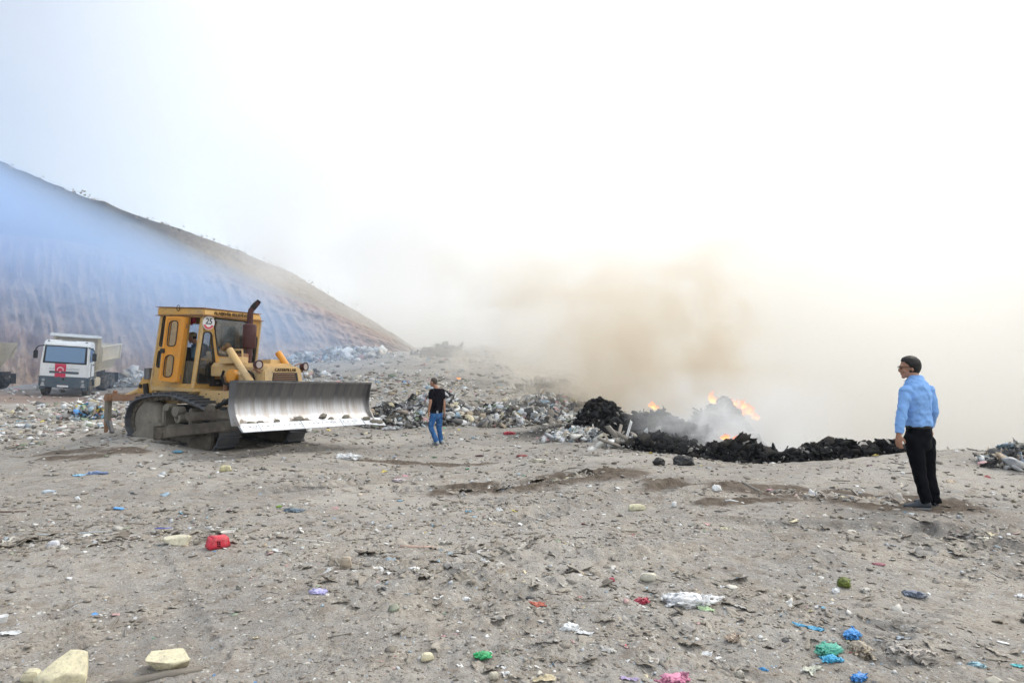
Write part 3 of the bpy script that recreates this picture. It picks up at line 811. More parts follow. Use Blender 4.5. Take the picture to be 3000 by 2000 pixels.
    for x in (.9, 1.05, 1.2, 1.35): bm_tube(b, [(x, -.36, 1.42), (x, -.46, 1.42), (x + .02, -.47, 1.2)], .03, 8)
    bm_tube(b, [(1.0, -.5, 1.10), (1.5, -.52, 1.16)], .07, 10)
    obj('engine_pipe', b, M['rustbeam'], R0, smooth=True)
    b = NB(); bm_lathe(b, (1.02, -.68, 1.60), (0, 1, 0), [(0, .0), (0, .13), (.015, .15), (.22, .15), (.24, .1)], 24); obj('air_tank', b, M['oran'], R0, smooth=True)
    b = NB(); bm_tube(b, [(.78, -.64, 1.72), (.70, -.62, 1.60), (.74, -.6, 1.45), (.9, -.56, 1.4)], .03, 8); obj('hose', b, M['black'], R0, smooth=True)
    prof = [(-.50, 1.60), (-.50, 1.82), (-.42, 1.905), (.50, 1.93), (.58, 1.85), (.58, 1.60), (.5, 1.60), (.5, 1.8), (-.42, 1.8), (-.42, 1.6)]
    b = NB(); bm_prism(b, prof, lambda u, v: (.20, u, v + .03), lambda u, v: (1.62, u, v - .04)); obj('hood', b, M['yelp'], R0, .01)
    nose = [(-.46, 1.05), (-.52, 1.45), (-.50, 1.70), (-.40, 1.79), (.52, 1.815), (.62, 1.73), (.64, 1.45), (.58, 1.05)]
    b = NB(); bm_prism(b, nose, lambda u, v: (1.50, u, v + .02), lambda u, v: (1.86 - (v - 1.3) * .05, u, v)); ns = obj('radiator_nose', b, M['yelp'], R0, .03)
    b = NB(); bm_prism(b, [(-.36, 1.2), (-.24, 1.66), (.46, 1.675), (.54, 1.2)], lambda u, v: (1.84, u, v), lambda u, v: (1.868 - (v - 1.3) * .05, u, v)); obj('grille_backing', b, M['dark'], ns)
    for k in range(9):
        z = 1.64 - k * .042; w = .26 + (1.64 - z) * .25
        b = NB(); bm_box(b, (1.858 - (z - 1.3) * .05, .11 - w - .08, z - .008), (1.882 - (z - 1.3) * .05, .11 + w, z + .008)); obj('grille_slat', b, M['rustbeam'], ns)
    text_mesh('brand_lettering', 'CATERPILLAR', .095, frame_mtx((1.850, .11, 1.725), (0, 1, .015), (0, 0, 1), (1, 0, 0)), M['print'], ns, .006, 1.1)
    for s, y in ((-1, -.62), (1, .72)):
        b = NB(); bm_lathe(b, (1.70, y, 1.82), (1, .12 * s, 0), [(0, .02), (.02, .07), (.12, .095), (.15, .10), (.155, .085), (.13, .06)], 18); hl = obj('headlight', b, M['maroon'], R0, smooth=True)
        b = NB(); bm_lathe(b, (1.835, y + .015 * s, 1.82), (1, .12 * s, 0), [(0, .075), (.008, .07)], 18); obj('lens', b, plain('lamp_glass_%d' % (s + 1), (.42, .36, .34), .3), hl)
        b = NB(); bm_hex(b, [(1.66, y - .03, 1.70), (1.76, y - .03, 1.70), (1.76, y + .03, 1.70), (1.66, y + .03, 1.70), (1.68, y - .02, 1.77), (1.74, y - .02, 1.77), (1.74, y + .02, 1.77), (1.68, y + .02, 1.77)]); bm_tube(b, [(1.72, y, 1.72), (1.74, y - s * .10, 1.66)], .03, 6); bm_tube(b, [(1.70, y, 1.9), (1.72, y - s * .2, 1.84)], .016, 6); obj('lamp_bracket', b, M['rustbeam'], hl)
    # exhaust
    b = NB(); bm_lathe(b, (.90, -.07, 1.85), (.03, 0, 1), [(0, .06), (.20, .06), (.21, .075), (.38, .075), (.40, .13), (.42, .145), (.90, .15), (.93, .13), (.95, .075)], 20); ex = obj('exhaust_muffler', b, M['maroon'], R0, smooth=True)
    b = NB(); bm_tube(b, [(.925, -.07, 2.78), (.935, -.07, 3.02), (.945, -.06, 3.10), (1.0, -.02, 3.19), (1.07, .03, 3.29)], [.068, .066, .064, .064, .058], 14); obj('exhaust_pipe', b, M['maroon'], ex, smooth=True)
    b = NB(); bm_tube(b, [(.975, -.04, 3.155), (1.02, -.005, 3.225), (1.09, .045, 3.325)], [.068, .066, .048], 14); obj('exhaust_tip', b, M['black'], ex, smooth=True)
    # bracket frames for the lift cylinders
    b = NB(); bm_tube(b, [(.62, -.34, 1.92), (.60, -.34, 2.16), (.66, -.34, 2.20), (1.0, -.34, 2.19), (1.02, -.34, 1.9)], .025, 6); bm_box(b, (.60, -.62, 1.88), (1.15, -.30, 2.02)); obj('cylinder_bracket', b, M['yelp'], R0, .008)
    b = NB(); bm_box(b, (.75, -.30, 1.94), (.98, -.12, 2.12)); obj('air_cleaner', b, M['rustbeam'], R0, .02)
    b = NB(); bm_box(b, (.80, .34, 1.88), (1.15, .66, 2.0)); obj('cylinder_bracket', b, M['yelp'], R0, .008)
    for s in (-1, 1):
        y = s * .70
        b = NB(); bm_tube(b, [(1.02, y, 2.17), (1.66, y, 1.44)], .075, 14); lc = obj('lift_cylinder', b, M['oran' if s > 0 else 'yelp'], R0, smooth=True)
        b = NB(); bm_tube(b, [(1.60, y, 1.51), (1.66, y, 1.44)], .088, 14); obj('cylinder_collar', b, M['yelp'], lc, smooth=True)
        b = NB(); bm_tube(b, [(1.64, y, 1.47), (2.50, y, .95)], .035, 10); obj('cylinder_rod', b, M['edge'], lc, smooth=True)
        b = NB(); bm_tube(b, [(1.35, y - s * .22, 1.62), (1.42, y + s * .07, 1.66)], .06, 10); bm_box(b, (1.30, min(y, y - s * .25), 1.50), (1.50, max(y, y - s * .25), 1.60)); obj('trunnion', b, M['yelp'], lc, .01)
    b = NB(); bm_tube(b, [(1.48, -.60, 1.70), (1.60, -.58, 1.62), (1.62, -.55, 1.5)], .022, 8); bm_tube(b, [(1.50, -.56, 1.45), (1.62, -.56, 1.38), (1.60, -.56, 1.3)], .03, 8); obj('hose', b, M['black'], R0, smooth=True)
    # ---- undercarriage
    ctrl = [(-1.66, .80), (-1.52, 1.03), (-1.25, 1.16), (-.7, 1.225), (-.15, 1.21), (.45, 1.07), (1.05, .85), (1.32, .66), (1.40, .42), (1.32, .17), (1.12, .02), (.6, .07), (0, .14), (-.6, .205), (-1.2, .275), (-1.52, .36), (-1.66, .55)]
    dense = []
    k = len(ctrl)
    for i in range(k):
        p0, p1, p2, p3 = [Vector(ctrl[(i + q) % k]) for q in (-1, 0, 1, 2)]
        for t in np.linspace(0, 1, 24, endpoint=False):
            dense.append(.5 * ((2 * p1) + (p2 - p0) * t + (2 * p0 - 5 * p1 + 4 * p2 - p3) * t * t + (3 * p1 - p0 - 3 * p2 + p3) * t ** 3))
    ls = [0.0]
    for a, b_ in zip(dense, dense[1:] + dense[:1]): ls.append(ls[-1] + (b_ - a).length)
    N = 37; per = ls[-1]; pitch = per / N
    def on(s):
        s %= per
        i = int(np.searchsorted(ls, s, side='right') - 1); i = min(i, len(dense) - 1)
        t = (s - ls[i]) / max(ls[i + 1] - ls[i], 1e-6)
        return dense[i].lerp(dense[(i + 1) % len(dense)], t)
    b = NB(); bm_box(b, (-pitch * .49, -.27, -.03), (pitch * .49, .27, -.004)); bm_box(b, (-pitch * .49, -.265, -.006), (-pitch * .49 + .028, .265, .055)); shoe_src = obj('track_shoe', b, M['shoe'], None)
    b = NB()
    for y in (-.10, .10): bm_box(b, (-pitch * .52, y - .025, -.12), (pitch * .45, y + .025, -.028))
    bm_tube(b, [(-pitch * .45, -.14, -.08), (-pitch * .45, .14, -.08)], .028, 8)
    link_src = obj('chain_link', b, M['mud'], None)
    for s in (-1, 1):
        yc = s * .97
        b = NB(); bm_hex(b, [(-.95, yc - .16, .30), (1.05, yc - .16, .10), (1.05, yc + .16, .10), (-.95, yc + .16, .30), (-.95, yc - .16, .62), (1.0, yc - .16, .48), (1.0, yc + .16, .48), (-.95, yc + .16, .62)]); tr = obj('track', b, M['mudlight'], R0, .03)
        tr['label'] = 'crawler track of ribbed steel shoes on the %s side' % ('near' if s < 0 else 'far')
        first = True
        for i in range(N):
            p = on(i * pitch); q = on(i * pitch + .02)
            t = (q - p).normalized()
            nx, nz = -t.y, t.x      # outward normal for this winding
            mt = frame_mtx((p.x, yc, p.y), (t.x, 0, t.y), (0, 1, 0), (nx, 0, nz))
            for src in (shoe_src, link_src):
                o = src if (first and s < 0) else src.copy()
                if o is not src: COL.objects.link(o)
                o.parent = tr; o.matrix_local = mt
            first = False
        # final drive, sprocket, idler, rollers
        fy = yc + s * .22
        b = NB(); bm_lathe(b, (-1.08, yc - s * .02, .66), (0, s, 0), [(0, .46), (.06, .46), (.10, .44), (.17, .40), (.19, .36), (.20, .18), (.23, .16), (.24, .05)], 32); obj('final_drive', b, M['mudlight'], tr, smooth=True)
        b = NB(); bm_lathe(b, (-1.08, yc - s * .10, .66), (0, s, 0), [(0, .40), (.08, .40)], 26)
        for a in range(13):
            an = a / 13 * 2 * math.pi; c = Vector((-1.08 + .43 * math.cos(an), yc - s * .06, .66 + .43 * math.sin(an))); bm_box(b, (-.05, -.03, -.05), (.05, .03, .05), Matrix.Translation(c) @ Matrix.Rotation(-an, 4, 'Y'))
        obj('sprocket', b, M['mud'], tr)
        b = NB(); bm_hex(b, [(-1.5, fy - .05, .30), (-.35, fy - .05, .22), (-.35, fy + .05, .22), (-1.5, fy + .05, .30), (-1.05, fy - .05, .60), (-.40, fy - .05, .62), (-.40, fy + .05, .62), (-1.05, fy + .05, .60)]); obj('drive_guard', b, M['mudlight'], tr, .02)
        b = NB(); bm_lathe(b, (1.02, yc - .07, .36), (0, 1, 0), [(0, .28), (.02, .34), (.12, .34), (.14, .28)], 28); bm_lathe(b, (1.02, yc + s * .03, .36), (0, s, 0), [(0, .14), (.10, .13), (.12, .06)], 18); obj('idler_wheel', b, M['mud'], tr, smooth=True)
        for i in range(6):
            x = -.72 + i * .28; b = NB(); bm_lathe(b, (x, yc - .12, .285 - x * .112), (0, 1, 0), [(0, .09), (.02, .12), (.06, .12), (.07, .09), (.17, .09), (.18, .12), (.22, .12), (.24, .09)], 16); obj('track_roller', b, M['mud'], tr, smooth=True)
        y0, y1 = sorted((yc - s * .1, yc + s * .22))
        for x0, x1, zt in ((-.50, -.38, 1.0), (.36, .46, .92)):
            b = NB(); bm_hex(b, [(x0, y0, .45), (x1, y0, .45), (x1, y1, .45), (x0, y1, .45), (x0 + .03, y0, zt), (x1, y0, zt), (x1, y1, zt), (x0 + .03, y1, zt)]); obj('frame_upright', b, M['mudlight'], tr, .02)
        b = NB(); bm_lathe(b, (.08, yc, .70), (0, s, 0), [(0, .10), (.26, .10), (.27, .085), (.27, .05), (.22, .045)], 18); bm_lathe(b, (.05, yc - .1, .86), (0, s, 0), [(0, .11), (.2, .11)], 14); bm_lathe(b, (-.2, yc - .1, .95), (0, s, 0), [(0, .08), (.22, .08)], 14); obj('carrier_roller', b, M['mudlight'], tr, smooth=True)
        b = NB(); bm_hex(b, [(-.1, fy - .04, .50), (.9, fy - .04, .34), (.9, fy + .04, .34), (-.1, fy + .04, .50), (0, fy - .04, .62), (.9, fy - .04, .46), (.9, fy + .04, .46), (0, fy + .04, .62)]); bm_hex(b, [(.35, fy - .06, .03), (1.15, fy - .06, -.01 + .06), (1.15, fy + .06, .05), (.35, fy + .06, .08), (.5, fy - .05, .30), (1.2, fy - .05, .36), (1.2, fy + .05, .36), (.5, fy + .05, .30)]); obj('roller_guard', b, M['mud'], tr, .02)
        # push arm, tilt brace
        ya = s * 1.43
        b = NB(); bm_hex(b, [(-.20, ya - .09, .28), (2.52, ya - .09, .52), (2.52, ya + .09, .52), (-.20, ya + .09, .28), (-.18, ya - .09, .52), (2.52, ya - .09, .72), (2.52, ya + .09, .72), (-.18, ya + .09, .52)]); pa = obj('push_arm', b, M['mud'], R0, .02)
        b = NB(); bm_lathe(b, (-.10, ya - s * .15, .40), (0, s, 0), [(0, .13), (.26, .13), (.27, .07)], 16); bm_box(b, (-.28, ya - .10, .26), (-.18, ya + .10, .56)); obj('arm_pivot', b, M['mud'], pa, .01)
        b = NB(); bm_hex(b, [(.70, ya - .07, .66), (2.5, ya - .07, .70), (2.5, ya + .07, .70), (.70, ya + .07, .66), (.62, ya - .07, .84), (2.5, ya - .07, .86), (2.5, ya + .07, .86), (.62, ya + .07, .84)]); obj('arm_rail', b, M['mud'], pa, .02)
        b = NB(); bm_prism(b, [(1.18, .84), (1.58, .84), (1.50, .98), (1.38, 1.02), (1.26, .95)], lambda u, v: (u, ya - .06, v), lambda u, v: (u, ya + .06, v)); obj('brace_lug', b, M['mud'], pa, .01)
        b = NB(); bm_tube(b, [(1.42, ya, .90), (2.56, ya * .98, 1.36)], .045, 12); bm_tube(b, [(1.75, ya, 1.03), (1.78, ya, 1.045)], .07, 12); obj('tilt_brace', b, M['black'], pa, smooth=True)
    # ---- blade
    prof = [(2.66, 1.44), (2.62, 1.34), (2.56, 1.18), (2.535, 1.02), (2.55, .88), (2.59, .76), (2.65, .66), (2.72, .60)]
    b = NB()
    yy = np.linspace(-1.93, 2.04, 26)
    rows = [[b.verts.new((x, y, z + .012 * math.sin(y * 2.1) * (i == 0))) for y in yy] for i, (x, z) in enumerate(prof)]
    for a, c in zip(rows, rows[1:]):
        for i in range(len(yy) - 1): b.faces.new([a[i], c[i], c[i + 1], a[i + 1]])
    r = bmesh.ops.extrude_face_region(b, geom=list(b.faces))
    for v in r['geom']:
        if isinstance(v, bmesh.types.BMVert): v.co.x -= .06
    bl = obj('blade', b, M['blade'], R0, smooth=True, auto=50)
    b = NB(); bm_box(b, (2.56, -1.93, 1.405), (2.685, 2.04, 1.45)); obj('blade_top_rib', b, M['blade'], bl, .012)
    for s, y in ((-1, -1.935), (1, 2.045)):
        b = NB(); bm_prism(b, [(2.48, 1.44), (2.70, 1.45), (2.645, 1.2), (2.62, 1.0), (2.66, .8), (2.78, .58), (2.55, .58), (2.45, .9)], lambda u, v: (u, y - .02, v), lambda u, v: (u, y + .02, v)); obj('blade_end_plate', b, M['blade'], bl, .006)
    b = NB(); bm_box(b, (2.36, -1.7, .62), (2.50, 1.8, .84)); bm_box(b, (2.38, -1.7, 1.15), (2.50, 1.8, 1.3))
    for y in (-1.4, -.7, 0, .7, 1.4): bm_box(b, (2.36, y - .03, .62), (2.46, y + .03, 1.38))
    obj('blade_back_rib', b, M['yelp'], bl)
    segs = [(-1.95, -1.50, .145), (-1.495, -.35, .145), (-.345, .85, .145), (.855, 1.60, .145), (1.61, 2.32, .14)]
    for y0, y1, hgt in segs:
        b = NB(); flare = .06 if y1 > 2 else 0
        bm_hex(b, [(2.70 - .01, y0, .602), (2.70 - .01, y1, .602 - flare * .3), (2.83 + flare, y1, .602 - hgt - flare), (2.83, y0, .602 - hgt), (2.735, y0, .625), (2.735, y1, .625 - flare * .3), (2.87 + flare, y1, .61 - hgt - flare), (2.87, y0, .61 - hgt)])
        obj('cutting_edge', b, M['edge'], bl, .006)
        b = NB()
        n = max(2, int((y1 - y0) / .13))
        for i in range(n):
            y = y0 + (i + .5) * (y1 - y0) / n
            bm_lathe(b, (2.795, y, .562), (.72, 0, .60), [(0, .009), (.006, .008)], 8)
        obj('edge_bolts', b, M['dark'], bl)['kind'] = 'stuff'
    rnd = random.Random(4)
    for y, x, z, sc in ((-1.62, 2.70, .62, .11), (-1.38, 2.70, .62, .09), (-.95, 2.70, .62, .07), (-.35, 2.69, .66, .14), (-.15, 2.69, .62, .10), (.42, 2.67, .70, .11), (.62, 2.70, .62, .10), (1.15, 2.68, .66, .12), (1.75, 2.78, .60, .14), (1.95, 2.84, .53, .15), (2.15, 2.86, .50, .13)):
        b = NB(); bmesh.ops.create_icosphere(b, subdivisions=2, radius=1)
        for v in b.verts:
            k_ = 1 + .35 * float(vnoise(v.co.x * 2 + y * 7, v.co.y * 2, v.co.z * 2, seed=3)); v.co = Vector((v.co.x * .035 * k_, v.co.y * sc * k_, v.co.z * .055 * k_)) + Vector((x, y, z))
        obj('mud_clod', b, M['mudlight'], bl, smooth=True, auto=60)
    # ---- ripper
    b = NB(); bm_box(b, (-2.96, -.92, 1.11), (-2.78, .92, 1.27)); rp = obj('ripper', b, M['rustbeam'], R0, .02)
    for s in (-1, 1):
        b = NB(); bm_hex(b, [(-2.9, s * .76 - .07, 1.11), (-1.70, s * .76 - .07, 1.10), (-1.70, s * .76 + .07, 1.10), (-2.9, s * .76 + .07, 1.11), (-2.9, s * .76 - .07, 1.25), (-1.70, s * .76 - .07, 1.26), (-1.70, s * .76 + .07, 1.26), (-2.9, s * .76 + .07, 1.25)]); obj('ripper_arm', b, M['rustbeam'], rp, .015)
        b = NB(); bm_hex(b, [(-3.02, s * .82 - .05, .62), (-2.86, s * .82 - .05, .62), (-2.86, s * .82 + .05, .62), (-3.02, s * .82 + .05, .62), (-3.0, s * .82 - .05, 1.30), (-2.84, s * .82 - .05, 1.30), (-2.84, s * .82 + .05, 1.30), (-3.0, s * .82 + .05, 1.30)]); obj('ripper_shank', b, M['mudlight'], rp, .015)
        b = NB(); bm_prism(b, [(-2.98, .66), (-2.84, .66), (-2.72, .38), (-2.75, .34), (-2.84, .46)], lambda u, v: (u, s * .82 - .045, v), lambda u, v: (u, s * .82 + .045, v)); obj('ripper_tooth', b, M['shoe'], rp, .008)
        b = NB(); bm_prism(b, [(-3.02, .66), (-2.94, .66), (-2.96, .40), (-3.0, .36)], lambda u, v: (u, s * .82 - .045, v), lambda u, v: (u, s * .82 + .045, v)); obj('shank_guard', b, M['rustbeam'], rp, .008)
        b = NB(); bm_tube(b, [(-2.88, s * .70, 1.24), (-2.86, s * .70, 1.36)], .05, 10); obj('ripper_pin', b, M['rustbeam'], rp)
        b = NB(); bm_tube(b, [(-2.80, s * .5, 1.2), (-1.9, s * .5, 1.45)], .06, 10); obj('ripper_cylinder', b, M['yelp'], rp, smooth=True)
    return R0
DOZ = bulldozer()

# ------------------------------------------------------------------ dump trucks (x forward, y left)
M['cabw'] = paint('white_truck_paint', (.74, .77, .79), (.42, .39, .33), .25, .35, scale=2)
M['cream'] = paint('cream_tipper_paint', (.66, .58, .43), (.40, .34, .26), .6, .6, scale=1.6, rust=(.2, .12, .07))
M['bumper'] = paint('slate_bumper', (.055, .085, .115), (.20, .19, .17), .35, .5, scale=3)
M['wind'] = NM('windscreen_sky_tint'); _b = M['wind'].bsdf((.07, .17, .32), .12, 0, None, .9); M['wind'] = M['wind'].m  # blue base colour paints the sky's reflection into the glass
M['flag'] = plain('red_flag_cloth', (.62, .045, .10), .8)
M['flagw'] = plain('white_flag_print', (.80, .55, .60), .8)
M['chrome'] = plain('lamp_plastic', (.45, .48, .5), .2, .3, .6)
M['tyre'] = paint('dusty_tyre', (.03, .03, .03), (.27, .24, .20), .9, .9, scale=4)
def dump_truck():
    R0 = empty('dump_truck', mtx=Matrix.Translation(TRK_O) @ Rm(*TRK_R).to_4x4())
    tag(R0, 'white dump truck facing us with a red flag below its windscreen', 'dump truck', 'dump trucks parked below the hill')
    T = lambda n, b, m, p=None, bv=0, **k: obj(n, b, M[m], p or R0, bv, **k)
    b = NB(); prof = [(2.78, 1.02), (2.78, 3.10), (2.95, 3.22), (3.70, 3.22), (3.86, 3.05), (3.92, 2.97), (4.04, 1.95), (4.06, 1.15), (3.95, 1.02)]
    bm_prism(b, prof, lambda u, v: (u, -1.22 + .07 * max(0, v - 2), v), lambda u, v: (u, 1.22 - .07 * max(0, v - 2), v)); cabt = T('cab', b, 'cabw', None, .045)
    b = NB(); bm_hex(b, [(4.062, -1.10, 1.93), (4.062, 1.10, 1.93), (3.9, 1.10, 1.93), (3.9, -1.10, 1.93), (3.945, -1.06, 2.95), (3.945, 1.06, 2.95), (3.8, 1.06, 2.95), (3.8, -1.06, 2.95)]); T('window_seal', b, 'black', cabt, .01)
    b = NB(); bm_hex(b, [(4.067, -1.0, 2.0), (4.067, 1.0, 2.0), (3.95, 1.0, 2.0), (3.95, -1.0, 2.0), (3.958, -.99, 2.90), (3.958, .99, 2.90), (3.85, .99, 2.90), (3.85, -.99, 2.90)]); T('windscreen', b, 'wind', cabt, .02)
    b = NB(); bm_box(b, (3.45, -.35, 3.20), (3.66, .35, 3.235)); T('sun_hatch', b, 'bumper', cabt)
    for y in (-.95, .95): b = NB(); bm_box(b, (3.70, y - .05, 3.16), (3.80, y + .05, 3.20)); T('marker_lamp', b, 'black', cabt)
    b = NB(); bm_box(b, (4.03, -.74, 1.36), (4.085, .74, 1.50)); T('grille', b, 'bumper', cabt, .02)
    text_mesh('lettering', 'ALAŞEHİR BELEDİYESİ', .15, frame_mtx((4.058, 0, 1.62), (0, 1, 0), (-.01, 0, 1), (1, 0, 0)), plain('faded_grey_lettering', (.38, .45, .52), .6), cabt, .004, 1.0)
    # flag, with its crescent turned to hang
    b = NB(); nx, nz = 7, 10
    g = [[b.verts.new((4.075 + .012 * math.sin(i * 1.3 + j * .8) + (.03 if j < 3 else 0), -.46 + .55 * i / nx, 1.92 - .82 * j / nz)) for i in range(nx + 1)] for j in range(nz + 1)]
    for j in range(nz):
        for i in range(nx): b.faces.new([g[j][i], g[j + 1][i], g[j + 1][i + 1], g[j][i + 1]])
    r = bmesh.ops.extrude_face_region(b, geom=list(b.faces))
    for v in r['geom']:
        if isinstance(v, bmesh.types.BMVert): v.co.x -= .006
    fl = T('flag', b, 'flag', None); tag(fl, None, None)
    cy, cz, pts = -.185, 1.60, []
    for a in np.linspace(math.radians(-20), math.radians(200), 22): pts.append((cy + .17 * math.cos(a), cz + .17 * math.sin(a) - .02))
    for a in np.linspace(math.radians(195), math.radians(-15), 22): pts.append((cy + .125 * math.cos(a), cz + .12 * math.sin(a) - .035))
    b = NB(); bm_prism(b, pts, lambda u, v: (4.108, u, v), lambda u, v: (4.114, u, v)); T('crescent', b, 'flagw', fl)
    b = NB(); st = []
    for q in range(10):
        rr_ = .065 if q % 2 == 0 else .027; a = math.pi / 2 + q * math.pi / 5; st.append((cy + rr_ * math.cos(a), 1.455 + rr_ * math.sin(a)))
    bm_prism(b, st, lambda u, v: (4.108, u, v), lambda u, v: (4.114, u, v)); T('star', b, 'flagw', fl)
    b = NB(); bm_hex(b, [(3.75, -1.26, .55), (4.14, -1.16, .55), (4.14, 1.16, .55), (3.75, 1.26, .55), (3.75, -1.27, 1.19), (4.11, -1.22, 1.19), (4.11, 1.22, 1.19), (3.75, 1.27, 1.19)]); bu = T('bumper', b, 'bumper', None, .04)
    for s in (-1, 1):
        for z, y in ((1.02, .98), (.82, 1.0)):
            b = NB(); bm_lathe(b, (4.10, s * y, z - .05), (1, 0, 0), [(0, .08), (.04, .075)], 14); T('headlight', b, 'chrome', bu)
        b = NB(); bm_box(b, (4.02, s * 1.0 - .13, .60), (4.15, s * 1.0 + .13, .72)); T('fog_lamp', b, 'chrome', bu, .02)
    b = NB(); bm_lathe(b, (4.12, 0, 1.06), (1, 0, 0), [(0, .07), (.02, .07)], 14); T('badge', b, 'black', bu)
    b = NB(); bm_box(b, (4.13, -.28, .60), (4.15, .28, .70)); T('number_plate', b, 'white', bu)
    b = NB(); bm_box(b, (4.09, -.85, .78), (4.13, .85, .90)); T('air_intake', b, 'bumper', bu, .01)
    # side doors with windows, steps, mirrors, wipers
    for s in (-1, 1):
        b = NB(); bm_prism(b, [(3.02, 2.10), (3.80, 2.05), (3.74, 2.86), (3.10, 2.88)], lambda u, v: (u, s * (1.215 - .07 * (v - 2)), v), lambda u, v: (u, s * (1.225 - .07 * (v - 2)), v)); T('door_window', b, 'wind', cabt)
        b = NB(); bm_box(b, (3.55, min(s * 1.225, s * 1.24), 1.20), (3.60, max(s * 1.225, s * 1.24), 1.98)); T('door_trim', b, 'black', cabt)
        b = NB(); bm_box(b, (3.10, min(s * 1.22, s * 1.25), 1.85), (3.28, max(s * 1.22, s * 1.25), 1.91)); T('door_handle', b, 'black', cabt)
        b = NB(); bm_box(b, (4.0, s * 1.47 - .11, 2.16), (4.10, s * 1.47 + .11, 2.62)); mr = T('mirror', b, 'black', None, .03)
        b = NB(); bm_tube(b, [(3.9, s * 1.10, 2.92), (4.02, s * 1.35, 2.86), (4.05, s * 1.47, 2.72), (4.05, s * 1.47, 2.3)], .03, 8); T('mirror_arm', b, 'black', mr, smooth=True)
        b = NB(); bm_tube(b, [(4.08, s * .5 + .3, 1.95), (4.08, s * .5 - .3, 2.02)], .012, 5); T('wiper', b, 'black', cabt)
        b = NB(); bm_prism(b, [(2.80, 1.0)] + [(3.38 + .62 * math.cos(a), .52 + .62 * math.sin(a)) for a in np.linspace(math.pi * .95, math.pi * .05, 12)] + [(4.0, 1.02), (4.0, 1.2), (2.80, 1.2)], lambda u, v: (u, s * .88, v), lambda u, v: (u, s * 1.245, v)); T('wheel_arch', b, 'bumper')
        b = NB(); bm_box(b, (3.93, s * 1.05 - .14, .42), (4.05, s * 1.05 + .14, .56)); T('step', b, 'bumper', None, .01)
    # frame, tanks
    b = NB(); bm_box(b, (-2.9, -.45, .85), (3.8, .45, 1.12)); bm_box(b, (-2.6, -.15, .45), (3.5, .15, .6)); T('frame', b, 'dark')
    b = NB(); bm_box(b, (1.0, .62, .45), (2.2, 1.15, 1.0)); T('fuel_tank', b, 'cream', None, .06)
    b = NB(); bm_box(b, (1.0, -1.15, .45), (1.9, -.62, 1.0)); T('battery_box', b, 'mudlight', None, .03)
    b = NB(); bm_box(b, (2.15, .70, 1.0), (2.65, 1.18, 1.35)); bm_box(b, (2.10, -.5, 1.0), (2.7, .5, 2.6)); T('air_intake', b, 'mudlight', None, .03)
    # tipper body: headboard, canopy, ribbed sloping sides
    b = NB(); bm_panel(b, [(-.85, 1.32), (.85, 1.32), (1.24, 1.55), (1.30, 2.6), (1.25, 3.45), (-1.25, 3.45), (-1.30, 2.6), (-1.24, 1.55)], [], lambda u, v, w: (1.95 - w, u, v), .07); bd = T('tipper_body', b, 'cream')
    b = NB(); bm_hex(b, [(1.86, -1.25, 3.40), (2.66, -1.25, 3.42), (2.66, 1.25, 3.42), (1.86, 1.25, 3.40), (1.86, -1.25, 3.52), (2.66, -1.25, 3.60), (2.66, 1.25, 3.60), (1.86, 1.25, 3.52)]); T('canopy', b, 'cabw', bd, .02)
    for y in (-1.1, -.4, .4, 1.1): b = NB(); bm_box(b, (1.952, y - .04, 1.5), (2.02, y + .04, 3.40)); T('headboard_rib', b, 'cream', bd)
    for s in (-1, 1):
        def sidef(u, v, w): return (u, s * (1.30 + w), v)
        b = NB(); bm_hex(b, [(1.9, s * 1.02, 1.40), (-2.0, s * 1.02, 1.42), (-2.0, s * .98, 1.42), (1.9, s * .98, 1.40), (1.9, s * 1.30, 2.06), (-2.35, s * 1.30, 2.06), (-2.35, s * 1.26, 2.06), (1.9, s * 1.26, 2.06)]); T('lower_side', b, 'cream', bd)
        b = NB(); bm_hex(b, [(1.9, s * 1.30, 2.07), (-2.35, s * 1.30, 2.07), (-2.35, s * 1.26, 2.07), (1.9, s * 1.26, 2.07), (1.9, s * 1.30, 2.86), (-2.72, s * 1.30, 2.92), (-2.72, s * 1.26, 2.92), (1.9, s * 1.26, 2.86)]); T('upper_side', b, 'cream', bd)
        b = NB(); bm_hex(b, [(1.95, s * 1.37, 2.80), (-2.76, s * 1.37, 2.86), (-2.76, s * 1.24, 2.86), (1.95, s * 1.24, 2.80), (1.95, s * 1.37, 2.90), (-2.76, s * 1.37, 2.96), (-2.76, s * 1.24, 2.96), (1.95, s * 1.24, 2.90)]); T('top_rail', b, 'cream', bd, .01)
        b = NB(); bm_box(b, (-2.4, min(s * 1.28, s * 1.36), 2.02), (1.95, max(s * 1.28, s * 1.36), 2.10)); T('side_rail', b, 'cream', bd, .01)
        for x in (1.85, -2.38):
            b = NB(); bm_hex(b, [(x - .09, s * 1.28, 1.95), (x + .09, s * 1.28, 1.95), (x + .09, s * 1.38, 1.95), (x - .09, s * 1.38, 1.95), (x - .09 - (.28 if x < 0 else 0), s * 1.28, 2.9), (x + .09 - (.28 if x < 0 else 0), s * 1.28, 2.9), (x + .09 - (.28 if x < 0 else 0), s * 1.38, 2.9), (x - .09 - (.28 if x < 0 else 0), s * 1.38, 2.9)]); T('side_post', b, 'cream', bd, .01)
        b = NB(); bm_box(b, (-.4, s * .9 - .04, 1.14), (1.6, s * .9 + .04, 1.34)); T('under_rail', b, 'dark', bd)
    b = NB(); bm_box(b, (-2.0, -1.0, 1.34), (1.9, 1.0, 1.42)); T('body_floor', b, 'cream', bd)
    b = NB(); bm_hex(b, [(-2.05, -1.0, 1.40), (-1.98, -1.0, 1.40), (-1.98, 1.0, 1.40), (-2.05, 1.0, 1.40), (-2.78, -1.27, 2.9), (-2.70, -1.27, 2.9), (-2.70, 1.27, 2.9), (-2.78, 1.27, 2.9)]); T('tailgate', b, 'cream', bd)
